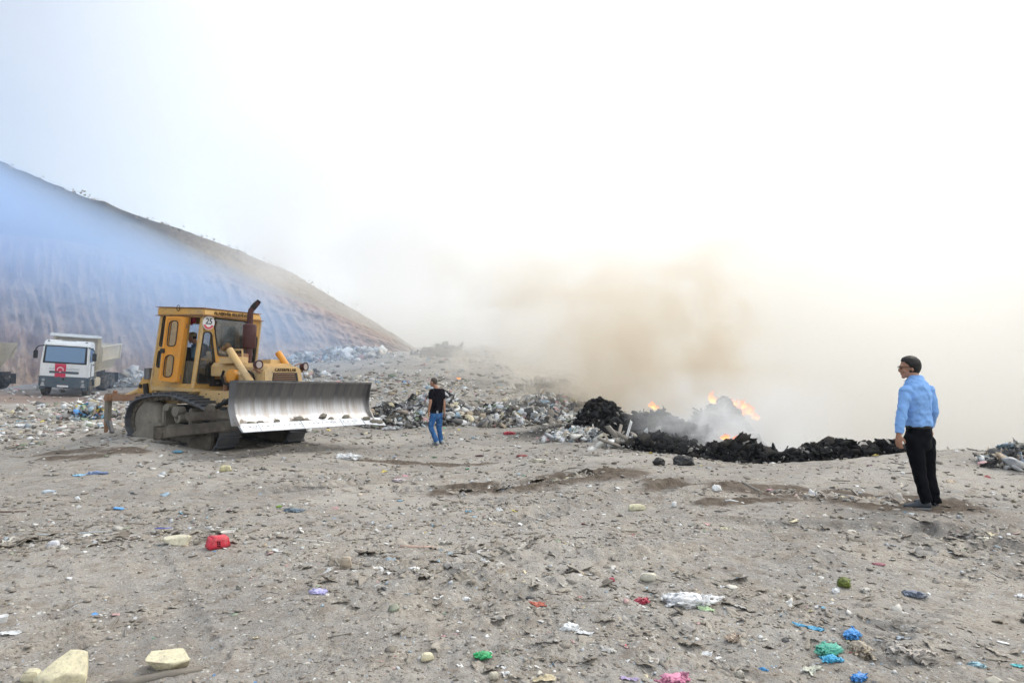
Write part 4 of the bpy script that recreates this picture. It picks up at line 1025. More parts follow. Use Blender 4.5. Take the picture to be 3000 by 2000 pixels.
    # wheels
    src = None
    for x, y in ((3.38, 1.03), (3.38, -1.03), (-.55, 1.0), (-.55, -1.0), (-2.0, 1.0), (-2.0, -1.0)):
        s = 1 if y > 0 else -1; wd = .32 if x > 3 else .56
        b = NB(); y0 = y + s * .16
        bm_lathe(b, (x, y0, .53), (0, -s, 0), [(0, .30), (.0, .44), (.03, .51), (.06, .53), (wd - .06, .53), (wd - .02, .50), (wd, .3)], 30); w = T('wheel', b, 'tyre', None, smooth=True)
        b = NB(); bm_lathe(b, (x, y0, .53), (0, s, 0), [(-.20, .29), (-.02, .30), (.0, .28), (-.06, .26), (-.08, .14), (.03, .12), (.04, .05)], 22); T('rim', b, 'mudlight', w, smooth=True)
    for s in (-1, 1): b = NB(); bm_box(b, (-2.75, s * 1.0 - .28, .35), (-2.72, s * 1.0 + .28, 1.0)); T('mud_flap', b, 'black')
    return R0
TRK = dump_truck()
def place_tree(o, mtx): o.matrix_world = mtx
T2 = copy_tree(TRK)
T2['label'] = 'cream tipper of a second truck, its rear end cut by the left edge'
T2.matrix_world = Matrix.Translation((-34.35, 42.2, .30)) @ Matrix.Rotation(math.pi + .12, 4, 'Z')

# ------------------------------------------------------------------ people
def ell_tube(bm, rings, n=14):
    """rings: (centre, axis_a * ra, axis_b * rb)"""
    R = [[bm.verts.new(Vector(c) + Vector(a) * math.cos(2 * math.pi * q / n) + Vector(b) * math.sin(2 * math.pi * q / n)) for q in range(n)] for c, a, b in rings]
    for u, v in zip(R, R[1:]):
        for q in range(n): bm.faces.new([u[q], u[(q + 1) % n], v[(q + 1) % n], v[q]])
    bm.faces.new(R[0][::-1]); bm.faces.new(R[-1])
def blob(bm, c, ax, n=2):
    """ellipsoid with three axis vectors"""
    r = bmesh.ops.create_icosphere(bm, subdivisions=n, radius=1)
    m = Matrix((ax[0], ax[1], ax[2])).transposed()
    for v in r['verts']: v.co = Vector(c) + m @ v.co
def remesh(name, bm, vox, mat, parent, smooth=3, wr=None):
    bmesh.ops.recalc_face_normals(bm, faces=bm.faces)
    me = bpy.data.meshes.new('t'); bm.to_mesh(me); bm.free()
    t = bpy.data.objects.new('t', me); COL.objects.link(t)
    md = t.modifiers.new('r', 'REMESH'); md.mode = 'VOXEL'; md.voxel_size = vox
    sm = t.modifiers.new('s', 'SMOOTH'); sm.iterations = smooth; sm.factor = .5
    dg = bpy.context.evaluated_depsgraph_get()
    m2 = bpy.data.meshes.new_from_object(t.evaluated_get(dg))
    bpy.data.objects.remove(t)
    if wr:
        n = len(m2.vertices); co = np.empty(n * 3, np.float32); m2.vertices.foreach_get('co', co); co = co.reshape(-1, 3)
        no = np.empty(n * 3, np.float32); m2.vertex_normals.foreach_get('vector', no) if hasattr(m2, 'vertex_normals') else None
        no = no.reshape(-1, 3)
        d = wr(co[:, 0], co[:, 1], co[:, 2])
        co = co + no * d[:, None]
        m2.vertices.foreach_set('co', co.astype(np.float32).ravel()); m2.update()
    m2.materials.clear()
    return link(name, m2, mat, parent, smooth=True)
def V3(*a): return Vector(a)
def hand(bm, wrist, d, palm_n, k=1.0, side=1, curl=.5, r=.0085):
    """d: direction of the hand, palm_n: palm normal, side: thumb side sign"""
    d = Vector(d).normalized(); nn = Vector(palm_n); nn = (nn - d * nn.dot(d)).normalized(); w = d.cross(nn) * side
    wr = Vector(wrist)
    ell_tube(bm, [(wr - d * .02, w * .026 * k, nn * .020 * k), (wr + d * .02 * k, w * .034 * k, nn * .018 * k), (wr + d * .06 * k, w * .041 * k, nn * .016 * k), (wr + d * .095 * k, w * .038 * k, nn * .013 * k)], 12)
    for i, (o, L) in enumerate(((-.031, .062), (-.010, .075), (.011, .082), (.031, .073))):
        p = wr + (d * .085 + w * o) * k; a = d.copy(); pts = [p]; ang = 0
        for j, f in enumerate((.45, .32, .23)):
            ang += curl * (.55 if j else .3)
            a = d * math.cos(ang) + nn * math.sin(ang); p = p + a * L * f * k; pts.append(p)
        bm_tube(bm, pts, [r * 1.05 * k, r * k, r * .92 * k, r * .75 * k], 8)
    p = wr + (d * .03 + w * .030) * k; a = (d * .75 + w * .6 + nn * .25).normalized(); q = p + a * .042 * k; a2 = (d * .95 + w * .15 + nn * .3).normalized()
    bm_tube(bm, [p, q, q + a2 * .032 * k], [r * 1.35 * k, r * 1.15 * k, r * .8 * k], 8)
def head(bm, c, f, up, k=1.0):
    """skull, jaw, nose, ears; c = centre, f = face direction"""
    f = Vector(f).normalized(); up = Vector(up); up = (up - f * up.dot(f)).normalized(); s = f.cross(up)
    c = Vector(c)
    blob(bm, c + up * .025 * k - f * .010 * k, (s * .074 * k, f * .094 * k, up * .088 * k), 3)
    blob(bm, c - up * .045 * k + f * .022 * k, (s * .056 * k, f * .066 * k, up * .066 * k), 2)
    blob(bm, c - up * .098 * k + f * .058 * k, (s * .028 * k, f * .024 * k, up * .020 * k), 2)          # chin
    bm_tube(bm, [c + f * .082 * k + up * .012 * k, c + f * .103 * k - up * .026 * k, c + f * .088 * k - up * .040 * k], [.008 * k, .013 * k, .013 * k], 8)  # nose
    blob(bm, c + f * .080 * k + up * .026 * k, (s * .048 * k, f * .012 * k, up * .010 * k), 2)           # brow
    blob(bm, c + f * .080 * k - up * .066 * k, (s * .024 * k, f * .011 * k, up * .008 * k), 2)           # lips
    for e in (-1, 1):
        blob(bm, c + s * e * .078 * k - f * .012 * k - up * .010 * k, (s * .010 * k, (f + s * e * .4) * .017 * k, up * .031 * k), 2)
        blob(bm, c + s * e * .040 * k + f * .068 * k - up * .030 * k, (s * .020 * k, f * .016 * k, up * .018 * k), 2)
    return f, s, up
def hair(name, c, f, up, mat, parent, k=1.0, vol=1.0, low=-.045):
    f = Vector(f).normalized(); up = Vector(up); up = (up - f * up.dot(f)).normalized(); s = f.cross(up); c = Vector(c)
    b = NB(); bmesh.ops.create_icosphere(b, subdivisions=4, radius=1)
    kill = []
    for v in b.verts:
        x, y, z = v.co      # x side, y face, z up
        n = float(vnoise(x * 5, y * 5, z * 5, 7)) * .035 + float(vnoise(x * 14, y * 14, z * 14, 8)) * .02
        thr = low + .125 * float(sstep(.15, .80, y)) + .045 * float(sstep(.72, .9, abs(x))) * float(sstep(-.45, -.15, y))
        if z * .09 < thr: kill.append(v)
        e_ = min(1, max(0, (z * .09 - thr) / .045))
        v.co = c + up * .027 * k - f * .012 * k + (s * x * .082 + f * y * .098 + up * z * .094 - up * max(0, -y) * max(0, -z) * .05) * k * (vol * (.915 + .085 * e_) + n * e_)
    bmesh.ops.delete(b, geom=kill, context='VERTS')
    r = bmesh.ops.extrude_face_region(b, geom=list(b.faces)); 
    ctr = c
    for g in r['geom']:
        if isinstance(g, bmesh.types.BMVert): g.co = ctr + (g.co - ctr) * .86
    return obj(name, b, mat, parent, smooth=True, auto=180)
def skin_mat(name, col):
    m = NM(name); n = m.noise(20, 3, .6, m.obj())
    b = m.bsdf(m.mix(m.rng(n, .35, .65, 0, .3), col, tuple(x * .75 for x in col)), .55, 0, None, .35)
    return m.m
def cloth_mat(name, col, var=.25, sheen=0, vein=None, rough=.85):
    m = NM(name); p = m.obj(); a = m.noise(4, 4, .6, p); w = m.noise(90, 2, .5, p)
    c = m.mix(m.rng(a, .35, .65, 0, var), col, tuple(x * .6 for x in col))
    if vein: c = m.mix(m.rng(m.noise(7, 3, .6, p), .48, .66, 0, .8), c, vein)
    m.bsdf(c, rough, 0, m.bump(w, .15, .004), .06)
    return m.m
M['skin'] = skin_mat('warm_skin', (.42, .225, .15))
M['hairb'] = plain('black_hair', (.012, .010, .009), .55, bump=.4, bs=60)
M['hairg'] = plain('short_grey_hair', (.075, .06, .05), .8, bump=.4, bs=60)
M['shirt'] = cloth_mat('light_blue_cotton', (.25, .46, .86), .22)
M['trous'] = cloth_mat('black_trouser_cloth', (.006, .0065, .009), .3)
M['tee'] = cloth_mat('black_jersey', (.007, .006, .010), .3)
M['jean'] = cloth_mat('blue_denim', (.035, .115, .30), .3, vein=(.09, .20, .40))
M['shoeg'] = plain('dark_grey_leather', (.055, .065, .08), .6)
M['shoew'] = plain('pale_trainer', (.40, .44, .48), .7)
M['sole'] = plain('grey_sole', (.25, .26, .27), .8)
M['jack'] = cloth_mat('grey_blue_jacket', (.10, .17, .26), .5)
M['helm'] = plain('tan_cap', (.36, .31, .18), .6)

def foot(name, heel, toe, w, mat, parent, h=.085):
    heel = Vector(heel); toe = Vector(toe); d = (toe - heel); L = d.length; d.normalize(); s = d.cross(V3(0, 0, 1)).normalized(); up = V3(0, 0, 1)
    b = NB()
    ell_tube(b, [(heel + d * L * t + up * (hh * .5 + .012), s * ww, up * hh * .5) for t, ww, hh in ((0, w * .62, h * .75), (.08, w * .78, h), (.3, w * .82, h * 1.05), (.55, w * .9, h * .82), (.78, w * 1.05, h * .62), (.93, w * .85, h * .5), (1, w * .4, h * .32))], 14)
    o = remesh(name, b, .007, M[mat], parent, 3)
    b = NB(); pr = [(-.005, .55), (.06, .75), (.3, .78), (.55, .85), (.78, 1.0), (.95, .8), (1.02, .35)]
    ol = [heel + d * L * t + s * w * ww for t, ww in pr] + [heel + d * L * t - s * w * ww for t, ww in pr[::-1]]
    lo = [b.verts.new(p + up * .0) for p in ol]; hi = [b.verts.new(p + up * .020) for p in ol]
    b.faces.new(lo[::-1]); b.faces.new(hi)
    for i in range(len(ol)): b.faces.new([lo[i], lo[(i + 1) % len(ol)], hi[(i + 1) % len(ol)], hi[i]])
    obj('sole', b, M['sole'], o)
    return o

def blue_man():
    Y0 = 7.75
    base = V3(*at(2722, 1474, Y0)); zg = gz(base.x, base.y)
    off = zg - base.z + .0
    R0 = empty('person', (base.x, base.y, zg)); tag(R0, 'person in a light blue shirt, black trousers and glasses watching the fire', 'person')
    def P(px, py, d=0.0): return V3(*at(px, py, Y0)) + V3(0, d, off) - V3(base.x, base.y, zg)
    # a depth offset slides the point along its own line of sight
    def P(px, py, d=0.0): return V3(*at(px, py, Y0 + d)) + V3(0, 0, off) - V3(base.x, base.y, zg)
    fw = V3(-.72, .69, 0).normalized(); rt = V3(.69, .72, 0).normalized(); up = V3(-.10, 0, 1).normalized()
    hd = P(2662, 1063, .02); hf = V3(-.97, .22, -.05)
    ls, rs = P(2655, 1131, -.11), P(2718, 1129, .12)
    le, lw = P(2643, 1190, -.15), P(2633, 1256, -.20)
    re, rw_ = P(2737, 1190, .20), P(2722, 1238, .34)
    tor = [(P(2679, 1090, .0), .072, .068), (P(2682, 1102, .0), .145, .09), (P(2684, 1116, .0), .195, .112), (P(2685, 1142, .0), .215, .130), (P(2686, 1180, .0), .19, .125), (P(2691, 1216, .0), .172, .118), (P(2692, 1250, .0), .175, .124), (P(2694, 1280, 0), .165, .118)]
    lh, rh = P(2676, 1275, -.06), P(2712, 1278, .07)
    lk, rk = P(2694, 1375, -.08), P(2722, 1378, .06)
    la, ra = P(2715, 1455, -.07), P(2741, 1460, .07)
    b = NB()
    head(b, hd, hf, up, 1.02)
    bm_tube(b, [P(2683, 1112, 0), P(2676, 1088, 0), hd - V3(-.015, 0, .03)], [.070, .062, .058], 14)
    ell_tube(b, [(c, rt * a * .93, fw * d_ * .93) for c, a, d_ in tor], 18)
    for A, B, C in ((ls, le, lw), (rs, re, rw_)): bm_tube(b, [A, A.lerp(B, .5), B, B.lerp(C, .4), C], [.052, .045, .038, .038, .027], 12)
    for A, B, C in ((lh, lk, la), (rh, rk, ra)): bm_tube(b, [A, A.lerp(B, .5), B, B.lerp(C, .35), C], [.085, .072, .052, .05, .036], 12)
    hand(b, lw + V3(0, 0, -.005), V3(-.02, 0, -1), V3(.8, .5, 0), 1.0, 1, .55)
    hand(b, rw_, (rw_ - re).normalized(), V3(-.3, .2, -1), 1.0, -1, .5)
    body = remesh('body', b, .0062, M['skin'], R0, 2)
    # shirt: torso and long sleeves
    b = NB()
    st = [(c, a, d_) for c, a, d_ in tor[:6]] + [(P(2692, 1232, 0), .176, .126)]
    ell_tube(b, [(c, rt * (a + .010), fw * (d_ + .012)) for c, a, d_ in st], 20)
    for A in (ls, rs): blob(b, A + V3(0, 0, .002), (rt * .066, fw * .066, up * .062), 3)
    blob(b, P(2686, 1212, -.0) , (rt * .178, fw * .125, up * .05), 3)
    for A, B, C in ((ls, le, lw), (rs, re, rw_)):
        bm_tube(b, [A, A.lerp(B, .3), A.lerp(B, .75), B, B.lerp(C, .3), B.lerp(C, .68), B.lerp(C, .90)], [.060, .060, .054, .052, .050, .045, .040], 14)
    def wr(x, y, z):
        f1 = fbm(x * 16 + z * 9, z * 8 - x * 6, y * 12, octv=2, seed=101)
        f2 = 1 - np.abs(fbm(x * 7 - z * 9, z * 9 + x * 5, y * 6, octv=2, seed=105)) * 2.4
        return .007 * f1 + .008 * f2 + .0035 * np.sin((z * 22 + x * 30 + 5 * f1))
    sh = remesh('shirt', b, .0085, M['shirt'], R0, 9, wr)
    b = NB(); c0 = P(2679, 1089, 0)
    ell_tube(b, [(c0 + V3(.012, 0, -.02), rt * .092, fw * .080), (c0 + V3(0, 0, .018), rt * .070, fw * .070)], 18); 
    ell_tube(b, [(c0 + V3(.0, 0, .019), rt * .071, fw * .071), (c0 + V3(.014, 0, -.014), rt * .094, fw * .086)], 18); obj('collar', b, M['shirt'], sh, smooth=True)
    for A, B in ((le, lw), (re, rw_)):
        b = NB(); bm_tube(b, [A.lerp(B, .84), A.lerp(B, .97)], [.043, .041], 16); obj('cuff', b, M['shirt'], sh, .004, smooth=True)
    # trousers
    b = NB()
    ell_tube(b, [(P(2692, 1219, 0), rt * .168, fw * .118), (P(2691, 1240, 0), rt * .178, fw * .126), (P(2690, 1262, -.0), rt * .18, fw * .13), (P(2694, 1290, 0), rt * .17, fw * .12), (P(2697, 1302, 0), rt * .13, fw * .09)], 20)
    blob(b, P(2700, 1258, -.05), (rt * .12, fw * .11, up * .10), 3)
    for A in (lh, rh): blob(b, A, (rt * .098, fw * .104, up * .10), 3)
    for A, B, C in ((lh, lk, la), (rh, rk, ra)):
        bm_tube(b, [A, A.lerp(B, .45), B, B.lerp(C, .3), B.lerp(C, .75), C + V3(0, 0, .0)], [.098, .086, .070, .068, .062, .064], 14)
    def wr2(x, y, z): return .008 * fbm(x * 9, z * 16, y * 9, octv=2, seed=111) + .006 * np.sin(z * 60 + x * 20) * sstep(.22, .05, z)
    tr = remesh('trousers', b, .0095, M['trous'], R0, 3, wr2)
    b = NB(); ell_tube(b, [(P(2692, 1230, 0), rt * .182, fw * .131), (P(2692, 1238, 0), rt * .183, fw * .131)], 24); obj('belt', b, M['black'], tr, .003)
    # shoes
    zf = 0.0
    lhz = P(2727, 1466, -.07); foot('shoe', (lhz.x, lhz.y, .0), (lhz.x - .275, lhz.y + .06, .0), .048, 'shoeg', R0)
    rhz = P(2746, 1468, .03); foot('shoe', (rhz.x, rhz.y, .0), (rhz.x - .12, rhz.y + .24, .0), .048, 'shoeg', R0)
    hair('hair', hd, hf, up, M['hairb'], R0, 1.08, 1.10, -.080)
    f, s = hf.normalized(), hf.normalized().cross(up).normalized()
    b = NB()
    for e in (-1, 1):
        c = hd + f * .094 + s * e * .033 + up * .008
        bm_tube(b, [c + s * .026 * math.cos(a) + up * .017 * math.sin(a) for a in np.linspace(0, 2 * math.pi, 14)[:-1]], .0028, 5, closed=True)
        bm_tube(b, [hd + f * .094 + s * e * .058 + up * .012, hd + f * .02 + s * e * .080 + up * .010, hd - f * .02 + s * e * .082 - up * .0], .003, 5)
    bm_tube(b, [hd + f * .096 - s * .008 + up * .01, hd + f * .096 + s * .008 + up * .01], .003, 5)
    obj('glasses', b, M['black'], R0)
    return R0
blue_man()

def walking_man():
    Y0 = 18.0
    base = V3(*at(1286, 1301, Y0)); zg = gz(base.x, base.y); off = zg - base.z
    R0 = empty('person', (base.x, base.y, zg)); tag(R0, 'person in a black T-shirt and blue jeans walking towards the rubbish heap', 'person')
    def P(px, py, d=0.0): return V3(*at(px, py, Y0 + d)) + V3(0, 0, off) - V3(base.x, base.y, zg)
    fw = V3(-.55, .83, 0).normalized(); rt = V3(.83, .55, 0).normalized(); up = V3(0, 0, 1)
    hd = P(1270, 1121, 0); hf = V3(-.85, .5, -.05)
    ls, rs = P(1265, 1147, -.1), P(1295, 1146, .1)
    le, lw = P(1261, 1180, -.14), P(1256, 1206, -.1)
    re, rw_ = P(1300, 1178, .14), P(1302, 1206, .12)
    tor = [(P(1280, 1139, 0), .07, .06), (P(1280, 1143, 0), .14, .08), (P(1280, 1150, 0), .185, .105), (P(1280, 1168, 0), .185, .12), (P(1279, 1190, 0), .165, .12), (P(1278, 1207, 0), .16, .115), (P(1278, 1218, 0), .165, .12)]
    lh, rh = P(1270, 1216, -.05), P(1286, 1216, .05)
    lk, rk = P(1262, 1253, -.12), P(1286, 1255, .12)
    la, ra = P(1279, 1293, -.15), P(1292, 1293, .15)
    b = NB(); head(b, hd, hf, up, 1.05)
    bm_tube(b, [P(1281, 1145, 0), P(1276, 1134, 0), hd], [.07, .06, .055], 12)
    ell_tube(b, [(c, rt * a * .92, fw * d_ * .92) for c, a, d_ in tor], 16)
    for A, B, C in ((ls, le, lw), (rs, re, rw_)): bm_tube(b, [A, A.lerp(B, .5), B, B.lerp(C, .4), C], [.055, .049, .042, .041, .029], 12)
    for A, B, C in ((lh, lk, la), (rh, rk, ra)): bm_tube(b, [A, A.lerp(B, .5), B, B.lerp(C, .35), C], [.085, .072, .052, .05, .036], 12)
    hand(b, lw, V3(-.05, 0, -1), V3(.8, .4, 0), 1.05, 1, .5, .010); hand(b, rw_, V3(0, 0, -1), V3(-.8, -.4, 0), 1.05, -1, .5, .010)
    remesh('body', b, .009, M['skin'], R0, 2)
    b = NB(); ell_tube(b, [(c, rt * (a + .014), fw * (d_ + .014)) for c, a, d_ in tor[:6]] + [(P(1278, 1211, 0), rt * .182, fw * .135)], 18)
    for A in (ls, rs): blob(b, A, (rt * .074, fw * .074, up * .070), 3)
    for A, B in ((ls, le), (rs, re)): bm_tube(b, [A + V3(0, 0, .0), A.lerp(B, .3), A.lerp(B, .72)], [.074, .075, .072], 12)
    remesh('t_shirt', b, .011, M['tee'], R0, 3, lambda x, y, z: .010 * fbm(x * 9, z * 13, y * 8, octv=2, seed=121))
    b = NB(); ell_tube(b, [(P(1278, 1206, 0), rt * .165, fw * .12), (P(1278, 1216, 0), rt * .178, fw * .13), (P(1278, 1224, 0), rt * .165, fw * .12), (P(1278, 1228, 0), rt * .12, fw * .09)], 18)
    for A, B, C in ((lh, lk, la), (rh, rk, ra)): bm_tube(b, [A, A.lerp(B, .45), B, B.lerp(C, .4), C + V3(0, 0, -.02)], [.098, .088, .072, .066, .064], 12)
    remesh('jeans', b, .011, M['jean'], R0, 3, lambda x, y, z: .009 * fbm(x * 9, z * 15, y * 9, octv=2, seed=131))
    b = NB(); bm_box(b, (-.01, -.003, -.04), (.035, .003, .03), Matrix.Translation(P(1280, 1208, -.14))); obj('shirt_tail', b, M['shoew'], R0)
    for A in (la, ra): foot('shoe', (A.x + .05, A.y - .06, 0), (A.x - .11, A.y + .19, 0), .052, 'shoew', R0)
    hair('hair', hd, hf, up, M['hairg'], R0, 1.02, 1.0, -.065)
    return R0
walking_man()

def driver():
    mtx = Matrix.Translation(DOZ_O) @ Rm(*DOZ_R).to_4x4()
    o0 = V3(-.55, -.08, 1.84)
    R0 = empty('person', mtx=mtx @ Matrix.Translation(o0)); tag(R0, 'person in a tan cap and blue jacket seated inside the bulldozer cab', 'person')
    q = lambda x, y, z: V3(x, y, z) - o0
    b = NB(); hf = V3(-.85, -.45, -.15); hd = q(-.76, -.24, 2.56); head(b, hd, hf, (0, 0, 1), 1.05)
    bm_tube(b, [q(-.66, -.18, 2.36), hd], [.065, .058], 12)
    tor = [(q(-.50, -.05, 1.86), .17, .13), (q(-.46, -.06, 2.02), .175, .14), (q(-.50, -.09, 2.22), .19, .13), (q(-.60, -.14, 2.38), .16, .10), (q(-.66, -.18, 2.43), .08, .07)]
    ell_tube(b, [(c, V3(.25, -.97, 0) * a, V3(.97, .25, 0) * d) for c, a, d in tor], 16)
    arms = (((-.55, -.34, 2.32), (-.42, -.46, 2.08), (-.18, -.40, 2.02)), ((-.42, .14, 2.32), (-.22, .26, 2.08), (-.06, .10, 2.06)))
    legs = (((-.50, -.17, 1.90), (-.08, -.22, 1.96), (-.05, -.22, 1.50)), ((-.50, .08, 1.90), (-.08, .12, 1.96), (-.04, .12, 1.50)))
    for A, B, C in arms: bm_tube(b, [q(*A), q(*B), q(*C)], [.05, .042, .03], 10)
    for A, B, C in legs: bm_tube(b, [q(*A), q(*B), q(*C)], [.08, .06, .045], 10)
    for A, B, C in arms: hand(b, q(*C), V3(.9, 0, -.1), V3(0, 0, -1), 1.05, 1, .8, .010)
    remesh('body', b, .010, M['skin'], R0, 2)
    b = NB(); ell_tube(b, [(c, V3(.25, -.97, 0) * (a + .03), V3(.97, .25, 0) * (d + .03)) for c, a, d in tor], 16)
    for A, B, C in arms: bm_tube(b, [q(*A), q(*B), q(*B).lerp(q(*C), .85)], [.08, .068, .05], 10)
    remesh('jacket', b, .013, M['jack'], R0, 3, lambda x, y, z: .02 * fbm(x * 8, z * 9, y * 8, octv=3, seed=141))
    b = NB(); ell_tube(b, [(q(-.72, -.20, 2.18), V3(.3, -.9, 0) * .10, V3(.9, .3, 0) * .03), (q(-.76, -.22, 2.40), V3(.3, -.9, 0) * .07, V3(.9, .3, 0) * .03)], 12); obj('shirt', b, M['shirt'], R0, smooth=True)
    b = NB()
    for A, B, C in legs: bm_tube(b, [q(*A), q(*B), q(*B).lerp(q(*C), .9)], [.10, .085, .075], 10)
    remesh('jeans', b, .013, M['jean'], R0, 3, lambda x, y, z: .012 * fbm(x * 8, z * 9, y * 8, octv=3, seed=143))
    for A, B, C in legs: foot('shoe', tuple(q(C[0] - .05, C[1], 1.46)), tuple(q(C[0] + .16, C[1], 1.46)), .05, 'shoeg', R0)
    f = hf.normalized(); s = f.cross(V3(0, 0, 1)).normalized()
    b = NB(); bm_lathe(b, hd + V3(0, 0, .035), (0, 0, 1), [(0, .100), (.03, .104), (.06, .098), (.085, .075), (.10, .03)], 18); bm_prism(b, [(-.07, .0), (-.05, .075), (0, .10), (.05, .075), (.07, 0)], lambda u, v: hd + s * u + f * (.075 + v * .8) + V3(0, 0, .040), lambda u, v: hd + s * u + f * (.075 + v * .8) + V3(0, 0, .050)); obj('cap', b, M['helm'], R0, smooth=True)
    hair('hair', hd, hf, (0, 0, 1), M['hairb'], R0, .98, 1.0, -.06)
    return R0
driver()

# ------------------------------------------------------------------ rubbish
def film_mat():
    m = NM('litter_surface'); p = m.pos()
    a = m.n('Attribute', _attribute_name='Col').outputs['Color']
    n = m.noise(9, 4, .65, p); n2 = m.noise(60, 3, .6, p)
    c = m.mix(m.rng(n, .40, .68, 0, .62), a, (.30, .27, .225))
    c = m.mix(m.rng(n2, .5, .75, 0, .45), c, (.16, .14, .115))
    m.bsdf(c, .6, 0, m.bump(n2, .3, .006), .3)
    return m.m
M['film'] = film_mat()
def clean_mat():
    m = NM('plastic_film'); p = m.pos()
    a = m.n('Attribute', _attribute_name='Col').outputs['Color']
    n = m.noise(14, 4, .65, p); n2 = m.noise(70, 3, .6, p)
    c = m.mix(m.rng(n, .50, .74, 0, .45), a, (.30, .27, .225))
    c = m.mix(m.rng(n2, .55, .8, 0, .35), c, (.20, .175, .145))
    m.bsdf(c, .5, 0, m.bump(n2, .25, .004), .35)
    return m.m
M['clean'] = clean_mat()
def heap_mat():
    m = NM('heap_surface'); p = m.pos()
    a = m.n('Attribute', _attribute_name='Col').outputs['Color']
    n = m.noise(9, 4, .65, p)
    m.bsdf(m.mix(m.rng(n, .45, .72, 0, .35), a, (.26, .235, .20)), .55, 0, None, .3)
    return m.m
M['heapm'] = heap_mat()
def char_mat():
    m = NM('charred_rubbish'); p = m.pos()
    a = m.n('Attribute', _attribute_name='Col').outputs['Color']
    n = m.noise(3, 5, .7, p); n2 = m.noise(22, 4, .7, p)
    c = m.mix(m.rng(n2, .58, .74, 0, .4), a, (.08, .078, .075))
    c = m.mix(m.rng(n, .6, .75, 0, .35), c, (.09, .065, .045))
    m.bsdf(c, .85, 0, m.bump(n2, .8, .04), .12)
    return m.m
M['char'] = char_mat()
RS = np.random.RandomState(11)
def ico(n):
    b = NB(); bmesh.ops.create_icosphere(b, subdivisions=n, radius=1)
    V = np.array([v.co[:] for v in b.verts]); F = np.array([[v.index for v in f.verts] for f in b.faces]); b.free(); return V, F
ICO = {n: ico(n) for n in (1, 2, 3, 4)}
def crumple_bag(n, seed, amp=.42, flat=.55, freq=1.6):
    V, F = ICO[n]; V = V.copy()
    s = seed * 13.7
    x, y, z = V.T
    d = 1 + amp * fbm(x * freq + s, y * freq, z * freq, 3, seed) 
    rid = 1 - np.abs(fbm(x * freq * 1.8 + s, y * freq * 1.8 + 4, z * freq * 1.8, 3, seed + 50)) * 3
    rid2 = 1 - np.abs(fbm(x * freq * 3.6 - s, y * freq * 3.6, z * freq * 3.6 + 2, 2, seed + 70)) * 3
    d = d + amp * .45 * rid + amp * .20 * rid2 * (n > 2)
    V = V * d[:, None]
    V[:, 2] *= flat
    V[:, 0] *= 1 + .3 * math.sin(seed); 
    V[:, 2] -= V[:, 2].min() * .55
    return V, F
def crumple_sheet(n, seed, amp=.30, thick=.012):
    g = np.linspace(-1, 1, n); X, Y = np.meshgrid(g, g, indexing='ij'); s = seed * 7.1
    rr = 1 - .35 * np.abs(fbm(np.arctan2(Y, X) * 1.5 + s, X * 0 + s, octv=3, seed=seed)) * 2
    Xd = X * rr + .25 * fbm(X * 1.3 + s, Y * 1.3, octv=2, seed=seed + 1); Yd = Y * rr + .25 * fbm(X * 1.3, Y * 1.3 + s, octv=2, seed=seed + 2)
    Z = amp * (1 - np.abs(fbm(X * 1.3 + s, Y * 1.3 - s, octv=4, seed=seed + 3)) * 2.6) + amp * .6 * fbm(X * 3 + s, Y * 3, octv=3, seed=seed + 4)
    Z = Z - np.percentile(Z, 15)
    V = np.stack([Xd.ravel(), Yd.ravel(), Z.ravel()], 1)
    F = gridfaces(n, n)
    V2 = V.copy(); V2[:, 2] -= thick
    nf = len(V)
    rim = np.concatenate([np.arange(n), np.arange(1, n) * n + n - 1, np.arange(n - 2, -1, -1) + (n - 1) * n, np.arange(n - 2, 0, -1) * n])
    side = np.stack([rim, rim + nf, np.roll(rim, -1) + nf, np.roll(rim, -1)], 1)
    F = np.vstack([F, F[:, ::-1] + nf, side])
    return np.vstack([V, V2]), F
def chunk(seed, fl=.6, jit=.28):
    V = np.array([(x, y, z) for z in (-1, 1) for y in (-1, 1) for x in (-1, 1)], float)
    r = np.random.RandomState(seed); V += r.uniform(-jit, jit, V.shape); V[:, 2] *= fl
    F = np.array([(0, 2, 3, 1), (4, 5, 7, 6), (0, 1, 5, 4), (1, 3, 7, 5), (3, 2, 6, 7), (2, 0, 4, 6)])
    return V, F
def quads(F):
    return F if F.shape[1] == 4 else np.hstack([F, F[:, 2:3]])
def tris(F):
    return F if F.shape[1] == 3 else np.vstack([F[:, [0, 1, 2]], F[:, [0, 2, 3]]])
T_BAG = [crumple_bag(2, s, .6, .5, 1.9) for s in range(6)]; T_BAG = [(v, tris(f)) for v, f in T_BAG]
T_LUMP = [(v, tris(f)) for v, f in [crumple_bag(1, s, .75, .45, 2.3) for s in range(20, 26)]]
T_SHEET = [(v, tris(f)) for v, f in [crumple_sheet(7, s, .26, .03) for s in range(6)]]
T_FLAKE = [(v, tris(f)) for v, f in [crumple_sheet(4, s, .12, .10) for s in range(50, 56)]]
T_SMALL = [(v, tris(f)) for v, f in [crumple_sheet(4, s, .30, .03) for s in range(10, 16)]]
T_CHUNK = [(v, tris(f)) for v, f in [chunk(s) for s in range(6)]]
T_STICK = [(v * np.array([1, .06, .07]), tris(f)) for v, f in [chunk(s, .8, .12) for s in range(30, 34)]]
T_RAG = [(v, tris(f)) for v, f in [crumple_sheet(11, s, .15, .05) for s in range(40, 46)]]
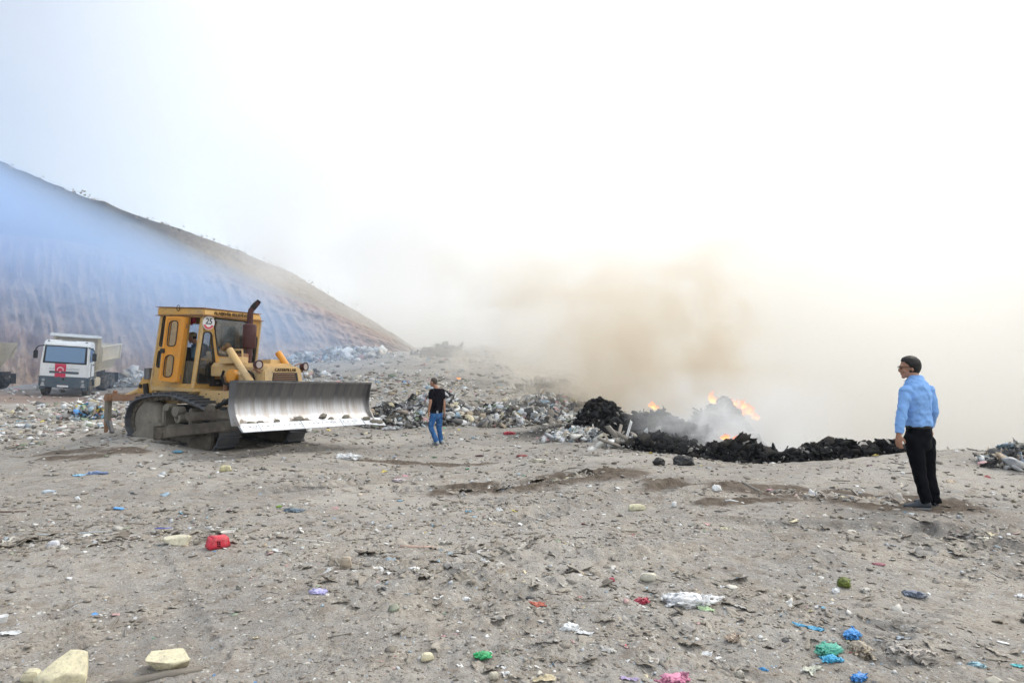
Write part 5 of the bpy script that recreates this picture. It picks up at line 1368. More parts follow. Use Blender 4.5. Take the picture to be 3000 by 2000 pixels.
def rotm(yaw, tx, ty):
    cy, sy = np.cos(yaw), np.sin(yaw); cx, sx = np.cos(tx), np.sin(tx); c2, s2 = np.cos(ty), np.sin(ty)
    n = len(yaw); R = np.zeros((n, 3, 3))
    Rz = np.zeros((n, 3, 3)); Rz[:, 0, 0] = cy; Rz[:, 0, 1] = -sy; Rz[:, 1, 0] = sy; Rz[:, 1, 1] = cy; Rz[:, 2, 2] = 1
    Rx = np.zeros((n, 3, 3)); Rx[:, 0, 0] = 1; Rx[:, 1, 1] = cx; Rx[:, 1, 2] = -sx; Rx[:, 2, 1] = sx; Rx[:, 2, 2] = cx
    Ry = np.zeros((n, 3, 3)); Ry[:, 1, 1] = 1; Ry[:, 0, 0] = c2; Ry[:, 0, 2] = s2; Ry[:, 2, 0] = -s2; Ry[:, 2, 2] = c2
    return Rz @ Rx @ Ry
class Heap:
    """collects many small pieces into one mesh"""
    def __init__(s): s.V, s.F, s.C, s.n = [], [], [], 0
    def add(s, temps, pos, size, col, tilt=.35, jitter=.35):
        pos = np.asarray(pos, float); n = len(pos)
        if not n: return
        size = np.broadcast_to(size, (n,)).astype(float); col = np.asarray(col, float)
        which = RS.randint(0, len(temps), n)
        for k in range(len(temps)):
            ix = np.where(which == k)[0]
            if not len(ix): continue
            V, F = temps[k]; m = len(ix)
            R = rotm(RS.uniform(0, 6.283, m), RS.normal(0, tilt, m), RS.normal(0, tilt, m))
            sc = size[ix][:, None] * (1 + RS.uniform(-jitter, jitter, (m, 3)))
            W = np.einsum('nij,nvj->nvi', R, V[None] * sc[:, None, :] * .5) + pos[ix][:, None, :]
            s.V.append(W.reshape(-1, 3)); s.F.append((F[None] + (np.arange(m) * len(V))[:, None, None] + s.n).reshape(-1, 3))
            s.C.append(np.repeat(col[ix], len(V), 0)); s.n += m * len(V)
    def build(s, name, mat, parent=None, smooth=False):
        return fastmesh(name, np.vstack(s.V), np.vstack(s.F), [M[mat]], parent, smooth, np.vstack(s.C))
def pal(name, n):
    P = {'soil': [(.24, .21, .178), (.29, .258, .222), (.34, .305, .262), (.17, .145, .118), (.32, .30, .28), (.26, .233, .20)],
         'pale': [(.74, .75, .76), (.62, .60, .55), (.80, .80, .80), (.55, .48, .38), (.70, .69, .66), (.52, .56, .60), (.78, .80, .82)],
         'mixed': [(.68, .69, .70), (.60, .58, .52), (.38, .44, .50), (.70, .70, .68), (.18, .17, .16), (.07, .07, .075), (.45, .36, .26), (.30, .42, .52), (.50, .48, .44), (.55, .33, .33), (.23, .28, .20), (.62, .55, .38), (.40, .38, .36), (.28, .24, .20)],
         'bright': [(.10, .30, .62), (.60, .10, .12), (.10, .42, .22), (.75, .60, .12), (.70, .35, .45), (.15, .40, .60), (.75, .75, .75)],
         'dark': [(.05, .05, .052), (.10, .10, .10), (.12, .11, .09), (.08, .085, .10), (.35, .36, .38), (.5, .5, .5)],
         'char': [(.014, .014, .015), (.03, .03, .031), (.022, .021, .02), (.05, .045, .04), (.018, .018, .02)]}[name]
    P = np.array(P); return np.clip(P[RS.randint(0, len(P), n)] * RS.uniform(.8, 1.15, (n, 1)), 0, 1) if name != 'char' else np.where(RS.uniform(0, 1, (n, 1)) < .045, np.array([(.38, .36, .33)]), P[RS.randint(0, len(P), n)])
def onground(x, y, dz=0): return np.stack([x, y, ground_h(x, y) + dz], 1)

# rubbish trodden into the open ground, denser in streaks
def scatter_ground():
    def spots(n, r0, r1, power=0.0, half=.72):
        r = np.exp(RS.uniform(math.log(r0), math.log(r1), n)); a = RS.uniform(-half, half, n)
        return r * np.sin(a), r * np.cos(a)
    h = Heap()
    for n, r0, r1 in ((15000, 3.0, 9.0), (11000, 7, 24)):
        x, y = spots(n, r0, r1); r = np.hypot(x, y)
        den = .35 + 1.3 * sstep(-.2, .45, fbm(x * .7, y * .9, octv=3, seed=9))
        keep = (RS.uniform(0, 1, n) < den) & (RS.uniform(0, 1, n) > dark_soil_mask(x, y) * .8); x, y, r = x[keep], y[keep], r[keep]
        n = len(x); sz = r * np.minimum(np.exp(RS.normal(0, .5, n)), 2.3) * .0028
        q = RS.uniform(0, 1, n)
        P = onground(x, y, 0); P[:, 2] += sz * .08
        for lo, hi, t, p_, k in ((0, .25, T_LUMP, 'soil', 1.0), (.25, .48, T_CHUNK, 'soil', .8), (.48, .74, T_FLAKE, 'soil', 1.5), (.74, .80, T_STICK, 'soil', 4), (.80, .90, T_SMALL, 'pale', 1.2), (.90, .955, T_CHUNK, 'pale', .8), (.955, .988, T_SMALL, 'mixed', 1.9), (.988, 1, T_SHEET, 'bright', 1.4)):
            ix = (q >= lo) & (q < hi); h.add(t, P[ix], sz[ix] * k, pal(p_, ix.sum()), .14 if p_ == 'soil' else .3)
    o = h.build('litter', 'film'); tag(o, 'crumbs of soil, plastic and paper trodden into the open ground', 'litter', kind='stuff')
    # clods and half buried rags in the churned belt across the foreground
    h = Heap()
    belt = [(g2(700, 1720), g2(1500, 1780), .8, 190), (g2(1500, 1720), g2(2150, 1800), .8, 250), (g2(2100, 1860), g2(3000, 1930), 1.0, 330), (g2(1100, 1960), g2(2200, 1960), .45, 230), (g2(1150, 1640), g2(1550, 1640), .4, 120),
            (g2(1000, 1720), g2(1400, 1700), .5, 150), (g2(2280, 1462), g2(2640, 1490), .3, 200), (g2(0, 1580), g2(900, 1590), .45, 260), (g2(1370, 1420), g2(1740, 1385), .35, 160), (g2(2450, 1600), g2(3000, 1600), .6, 140)]
    for a, b, w, n in belt:
        t = RS.uniform(0, 1, n); x = a[0] + (b[0] - a[0]) * t + RS.normal(0, w * .6, n); y = a[1] + (b[1] - a[1]) * t + RS.normal(0, w * .45, n)
        y = np.maximum(y, 3.2)
        r = np.hypot(x, y); sz = r * np.minimum(np.exp(RS.normal(0, .5, n)), 2.2) * .0062; P = onground(x, y, 0); P[:, 2] -= sz * .17
        q = RS.uniform(0, 1, n)
        for lo, hi, t_, p_, k in ((0, .46, T_RAG, 'soil', 2.6), (.46, .58, T_LUMP, 'soil', 1.0), (.58, .72, T_SHEET, 'pale', 1.3), (.72, .90, T_RAG, 'mixed', 1.6), (.90, .95, T_STICK, 'soil', 4), (.95, 1, T_BAG, 'mixed', 1.0)):
            ix = (q >= lo) & (q < hi); h.add(t_, P[ix], sz[ix] * k, pal(p_, ix.sum()), .24)
    o = h.build('rag_litter', 'film'); tag(o, 'torn rags, film and clods half buried in the churned foreground', 'litter', kind='stuff')
    # the wide tip surface further back
    h = Heap(); n = 15000
    x, y = spots(n, 19, 74, half=.70); u = x / y
    keep = (u < .16) & (ground_h(x, y) > -.9) & ~((u < -.62) & (y > 33) & (y < 52) & (RS.uniform(0, 1, n) < .7)); x, y = x[keep], y[keep]
    den = .25 + 1.2 * sstep(-.15, .4, fbm(x * .12, y * .12, octv=3, seed=33)); k = RS.uniform(0, 1, len(x)) < den; x, y = x[k], y[k]
    n = len(x); r = np.hypot(x, y); sz = r * np.minimum(np.exp(RS.normal(0, .45, n)), 2.2) * .0028; P = onground(x, y, 0); P[:, 2] += sz * .1
    q = RS.uniform(0, 1, n)
    for lo, hi, t_, p_ in ((0, .3, T_LUMP, 'pale'), (.3, .55, T_SMALL, 'mixed'), (.55, .8, T_LUMP, 'soil'), (.8, .95, T_CHUNK, 'mixed'), (.95, 1, T_SMALL, 'bright')):
        ix = (q >= lo) & (q < hi); h.add(t_, P[ix], sz[ix] * 1.3, pal(p_, ix.sum()), .3)
    o = h.build('far_litter', 'film'); tag(o, 'pale rubbish strewn over the wide tip behind the bulldozer', 'litter', kind='stuff')
scatter_ground()

# heaps: each a mound with its rubbish as one uncountable part
def mound(name, label, cx, cy, rx, ry, h, n, palette, size, yaw=0.0, mat='film', soil=(.20, .17, .14), temps=None, seed=0, peak=1.4, group=None, cat='heap', spike=0.0, cols=None):
    if mat == 'film': mat = 'heapm'
    na, nr = 56, 20
    a = np.linspace(0, 2 * math.pi, na, endpoint=False); t = np.linspace(0, 1, nr)
    T, A = np.meshgrid(t, a, indexing='ij')
    out = 1 + .28 * fbm(np.cos(A) * 1.4 + seed, np.sin(A) * 1.4, octv=3, seed=200 + seed)
    lx, ly = rx * T * out * np.cos(A), ry * T * out * np.sin(A)
    X = cx + lx * math.cos(yaw) - ly * math.sin(yaw); Y = cy + lx * math.sin(yaw) + ly * math.cos(yaw)
    prof = (1 - T ** peak) 
    Z = ground_h(X, Y) + h * prof * (1 + .35 * fbm(X * 1.8, Y * 1.8, octv=4, seed=210 + seed)) - .06 * T
    gx = base_h(np.array([cx]), np.array([cy]))[0]
    V = np.stack([X.ravel(), Y.ravel(), Z.ravel()], 1) - np.array([cx, cy, gx])
    R0 = empty(name, (cx, cy, gx)); tag(R0, label, cat, group)
    col = np.tile(np.array(soil), (len(V), 1))
    o = fastmesh('mound', V, gridfaces(nr, na, True), [M[mat]], R0, True, col)
    # pieces over its surface
    t_ = np.sqrt(RS.uniform(0, 1, n)) * 1.05; a_ = RS.uniform(0, 2 * math.pi, n)
    o_ = 1 + .28 * fbm(np.cos(a_) * 1.4 + seed, np.sin(a_) * 1.4, octv=3, seed=200 + seed)
    lx, ly = rx * t_ * o_ * np.cos(a_), ry * t_ * o_ * np.sin(a_)
    x = cx + lx * math.cos(yaw) - ly * math.sin(yaw); y = cy + lx * math.sin(yaw) + ly * math.cos(yaw)
    z = ground_h(x, y) + h * np.clip(1 - t_ ** peak, 0, 1) * (1 + .35 * fbm(x * 1.8, y * 1.8, octv=4, seed=210 + seed))
    sz = size * np.exp(RS.normal(-.08, .65, n)); P = np.stack([x, y, z + sz * .08], 1) - np.array([cx, cy, gx])
    hp = Heap(); q = RS.uniform(0, 1, n); c = pal(palette, n) if cols is None else cols(n)
    for lo, hi, tt, k in temps or ((0, .28, T_BAG, 1.0), (.28, .66, T_SHEET, 1.3), (.66, .90, T_LUMP, .7), (.90, 1, T_STICK, 1.8)):
        ix = (q >= lo) & (q < hi); hp.add(tt, P[ix], np.minimum(sz[ix], size * 2.8) * k, c[ix], .7)
    r = hp.build('rubbish', mat, R0); r['kind'] = 'stuff'
    return R0
def top(px, py, Y): p = at(px, py, Y); return max(.13, .86 * (p[2] - float(base_h(np.array([p[0]]), np.array([p[1]]))[0])))
def gm(px, py, Y): p = at(px, py, Y); return p[0], p[1]
def mixcol(*names):
    def f(n):
        w = RS.randint(0, len(names), n); c = np.zeros((n, 3))
        for k, nm in enumerate(names): c[w == k] = pal(nm, (w == k).sum())
        return c
    return f
mound('rubbish_heap', 'mixed heap of bags and rags just behind the walking man', *gm(1265, 1235, 22.5), 1.5, 1.0, .95, 2600, 'mixed', .115, seed=1, cols=mixcol('mixed', 'mixed', 'dark', 'pale', 'dark'))
mound('rubbish_heap', 'dark heap of rubbish touching the far end of the bulldozer blade', *gm(1150, 1240, 21.5), 1.05, .9, .68, 1800, 'dark', .10, seed=2, cols=mixcol('dark', 'dark', 'mixed'))
mound('rubbish_heap', 'low spread of tan and white rubbish right of the walking man', *gm(1480, 1235, 22.5), 2.4, 1.2, .40, 3000, 'mixed', .10, seed=3, cols=mixcol('mixed', 'pale', 'soil', 'dark'))
mound('rubbish_heap', 'tan rubbish heap rising left of the black charred mound', *gm(1600, 1190, 24.5), 2.1, 1.3, .60, 2400, 'mixed', .105, seed=4, cols=mixcol('soil', 'pale', 'mixed', 'dark'))
mound('rubbish_heap', 'white and blue plastic spread in front of the charred mound', *gm(1700, 1285, 17.5), 1.05, .45, .20, 1500, 'pale', .085, seed=5, yaw=-.35, cols=mixcol('pale', 'pale', 'mixed', 'dark'))
mound('rubbish_heap', 'dirty twigs and film at the left end of the burnt ridge', *gm(1845, 1325, 15.6), .62, .35, .18, 220, 'soil', .12, seed=6, cols=mixcol('soil', 'pale'), temps=((0, .4, T_STICK, 4), (.4, .8, T_SHEET, 1), (.8, 1, T_LUMP, 1)))
mound('rubbish_heap', 'heap of white bags behind the bulldozer blade with a yellow scrap', *gm(950, 1128, 27), 1.45, .9, .62, 1500, 'mixed', .12, seed=7, cols=mixcol('mixed', 'pale', 'dark'))
mound('rubbish_heap', 'white plastic heap between the dump truck and the bulldozer cab', *gm(400, 1072, 47), 1.9, 1.2, .75, 900, 'pale', .20, seed=8, cols=mixcol('pale'))
mound('rubbish_heap', 'pale heap on the skyline above the bulldozer bonnet', *gm(830, 1055, 44), 2.6, 1.4, .6, 900, 'pale', .19, seed=9, cols=mixcol('pale', 'mixed'))
mound('rubbish_heap', 'farthest pale heap at the foot of the hill', *gm(1000, 1030, 60), 4.6, 2, .7, 900, 'pale', .26, seed=10, cols=mixcol('pale', 'mixed'))
mound('rubbish_heap', 'dark and green rubbish behind the ripper of the bulldozer', *gm(265, 1235, 23), .85, .6, .42, 700, 'dark', .11, seed=11, cols=mixcol('dark', 'bright', 'mixed'))
mound('rubbish_heap', 'grey rubbish on the berm at the right edge of the tip', *gm(2985, 1365, 11.0), .62, .38, .26, 360, 'dark', .09, seed=12, cols=mixcol('dark', 'mixed', 'mixed'))
mound('smoke_veiled_heap', 'grey rubbish mound half lost in the smoke behind the tip', *gm(1610, 1160, 33), 1.5, 1.0, top(1610, 1112, 33), 500, 'dark', .2, seed=13, soil=(.12, .11, .10))
mound('smoke_veiled_heap', 'flat dim mound on the horizon where hill and smoke meet', *gm(1300, 1045, 62), 3.2, 1.6, 1.1, 120, 'dark', .3, seed=14, soil=(.16, .14, .12))
CH = ((0, .5, T_LUMP, 1.0), (.5, .75, T_BAG, 1.0), (.75, .93, T_SHEET, 1.3), (.93, 1, T_STICK, 2.2))
mound('charred_heap', 'rounded black mound left of the flames', *gm(1770, 1245, 20), .90, .75, top(1770, 1178, 20), 1500, 'char', .085, mat='char', soil=(.016, .016, .017), temps=CH, seed=15, peak=2.0)
mound('charred_heap', 'steep black mound with flames along its right crest', *gm(2135, 1258, 19), 1.55, .95, top(2135, 1138, 19), 2400, 'char', .09, mat='char', soil=(.016, .016, .017), temps=CH, seed=16, peak=1.15)
mound('charred_heap', 'small black spire between the two burning mounds', *gm(1945, 1235, 20.5), .95, .5, top(1945, 1176, 20.5), 800, 'char', .08, mat='char', soil=(.02, .02, .02), temps=CH, seed=17, peak=.85)
mound('charred_heap', 'flat burnt mass under the white smoke between the black mounds', *gm(1975, 1290, 17.6), 2.3, 1.2, top(1975, 1222, 17.6), 1500, 'char', .085, mat='char', soil=(.018, .018, .019), temps=CH, seed=22, peak=2.4)
mound('charred_heap', 'left part of the black burnt ridge with white scraps', *gm(1960, 1310, 15.2), 1.05, .50, top(1960, 1276, 15.2), 1500, 'char', .072, mat='char', soil=(.016, .016, .017), temps=CH, seed=18, yaw=-.3, peak=2)
mound('charred_heap', 'middle of the black burnt ridge under the white smoke', *gm(2170, 1325, 14.4), 1.15, .50, top(2170, 1288, 14.4), 1600, 'char', .072, mat='char', soil=(.016, .016, .017), temps=CH, seed=19, yaw=-.25, peak=2)
mound('charred_heap', 'right part of the black burnt ridge nearest the blue shirt', *gm(2400, 1338, 13.4), 1.15, .42, top(2400, 1300, 13.4), 1600, 'char', .068, mat='char', soil=(.02, .019, .018), temps=CH, seed=20, yaw=-.22, peak=2)
mound('charred_heap', 'thin grey tail of the burnt ridge behind the standing man', *gm(2560, 1336, 12.9), .62, .30, top(2560, 1306, 12.9), 300, 'char', .08, mat='char', soil=(.04, .037, .033), temps=CH, seed=21, yaw=-.2, peak=2)

# ---- single pieces of rubbish
def one(name, label, cat, kind, px, py, w, col, sx=1.0, sy=.7, sz=.6, yaw=None, lift=0.0, seed=None, group=None, mat='clean', res=None):
    """w: width in pixels of the photograph; py: where it touches the ground"""
    global _sd
    seed = seed if seed is not None else (px * 7 + py * 3) % 997
    Y = 1.6 / ((py - 1080) / 2000)
    for _ in range(14):
        p = at(px, py, Y); g = gz(p[0], p[1])
        Y = max(2.5, Y + (p[2] - g) * Y / 1.7 * .9)
    x = at(px, py, Y)[0]; z = gz(x, Y)
    s = w / 2000 * Y
    yw = yaw if yaw is not None else (seed * .37) % 6.28
    if kind == 'bag':
        tight = cat in ('foam', 'lump', 'ball')
        V, F = crumple_bag(res or 4, seed % 90, .42, 1.0, 1.5)
        if cat == 'foam':
            V, F = ICO[4]; V = V.copy(); rs = np.random.RandomState(seed + 3)
            for q in range(9):
                nn = rs.normal(0, 1, 3); nn /= np.linalg.norm(nn); d_ = rs.uniform(.50, .80); k_ = V @ nn
                V = V - np.maximum(k_ - d_, 0)[:, None] * nn
            V = V * (1.25 + .07 * fbm(V[:, 0] * 3 + seed, V[:, 1] * 3, V[:, 2] * 3, 3, seed) + .03 * fbm(V[:, 0] * 12, V[:, 1] * 12, V[:, 2] * 12, 2, seed))[:, None]; V[:, 2] += .55
        if not tight:
            V = V * np.array([.66, .66, .55]); F = tris(F); rs = np.random.RandomState(seed)
            for q in range(9):
                a = rs.uniform(0, 6.28); sv, sf = crumple_sheet(16, (seed + q * 11) % 90, .42, .03)
                R_ = rotm(rs.uniform(0, 6.28, 1), rs.normal(0, .55, 1), rs.normal(0, .55, 1))[0]
                sv = (sv * np.array([.62, .52, .8])) @ R_.T + np.array([math.cos(a) * .52, math.sin(a) * .50, rs.uniform(.0, .50)])
                sv[:, 2] = np.maximum(sv[:, 2], -.12)
                F = np.vstack([F, tris(sf) + len(V)]); V = np.vstack([V, sv])
    elif kind == 'sheet': V, F = crumple_sheet(res or 22, seed % 90, .30, .02)
    elif kind == 'foam':
        b = NB(); bmesh.ops.create_cube(b, size=2); bmesh.ops.bevel(b, geom=list(b.edges), offset=.18, segments=2, affect='EDGES'); bmesh.ops.triangulate(b, faces=b.faces); bmesh.ops.subdivide_edges(b, edges=b.edges, cuts=2, use_grid_fill=True); bmesh.ops.triangulate(b, faces=b.faces)
        V = np.array([v.co[:] for v in b.verts]); b.verts.index_update(); F = np.array([[v.index for v in f.verts] for f in b.faces]); b.free()
        V = V * (1 + .16 * fbm(V[:, 0] * 1.2 + seed, V[:, 1] * 1.2, V[:, 2] * 1.2, 4, seed))[:, None] * np.array([.95, .95, .9])
        V[:, 0] *= 1 - .18 * V[:, 2]; V[:, 2] += .9
    elif kind == 'stick':
        b = NB(); bm_tube(b, [(-1, 0, 0), (-.4, .02, .01), (.3, -.015, .0), (1, .01, .02)], [.9, 1, .95, .8], 8)
        bmesh.ops.triangulate(b, faces=b.faces)
        V = np.array([v.co[:] for v in b.verts]); b.verts.index_update(); F = np.array([[v.index for v in f.verts] for f in b.faces]); b.free()
    elif kind == 'cup':
        b = NB(); bm_lathe(b, (0, 0, 0), (0, 0, 1), [(0, .72), (.08, .80), (1.5, .98), (1.58, 1.05), (1.62, 1.0), (1.5, .92), (.1, .72)], 22)
        bmesh.ops.triangulate(b, faces=b.faces)
        V = np.array([v.co[:] for v in b.verts]); b.verts.index_update(); F = np.array([[v.index for v in f.verts] for f in b.faces]); b.free()
    elif kind == 'lid':
        b = NB(); bm_lathe(b, (0, 0, 0), (.25, .1, 1), [(0, 1), (.16, 1.02), (.20, .95), (.14, .8), (.13, .05)], 22)
        bmesh.ops.triangulate(b, faces=b.faces)
        V = np.array([v.co[:] for v in b.verts]); b.verts.index_update(); F = np.array([[v.index for v in f.verts] for f in b.faces]); b.free()
    F = tris(F)
    if kind == 'stick': sc = np.array([sx, sy, sz]) * s * .5
    else: sc = np.array([sx, sy, sz]) * s * .5
    V = V * sc
    if kind == 'stick': V[:, 1:] = V[:, 1:]
    cy, sn = math.cos(yw), math.sin(yw)
    V = np.stack([V[:, 0] * cy - V[:, 1] * sn, V[:, 0] * sn + V[:, 1] * cy, V[:, 2] + lift * s], 1)
    # follow the ground under the piece
    V[:, 2] += (ground_h(x + V[:, 0], Y + V[:, 1]) - z) * (1 if kind in ('sheet', 'stick') else 0)
    o = fastmesh(name, V, F, [M[mat]], None, kind in ('bag', 'stick', 'cup', 'lid', 'sheet') and cat != 'foam', np.tile(np.array(col, float), (len(V), 1)))
    o.location = (x, Y, z + (.004 if kind == 'sheet' else 0))
    tag(o, label, cat, group)
    return o, s
W_ = (.78, .79, .80); CR = (.72, .66, .46); BL = (.10, .34, .72)
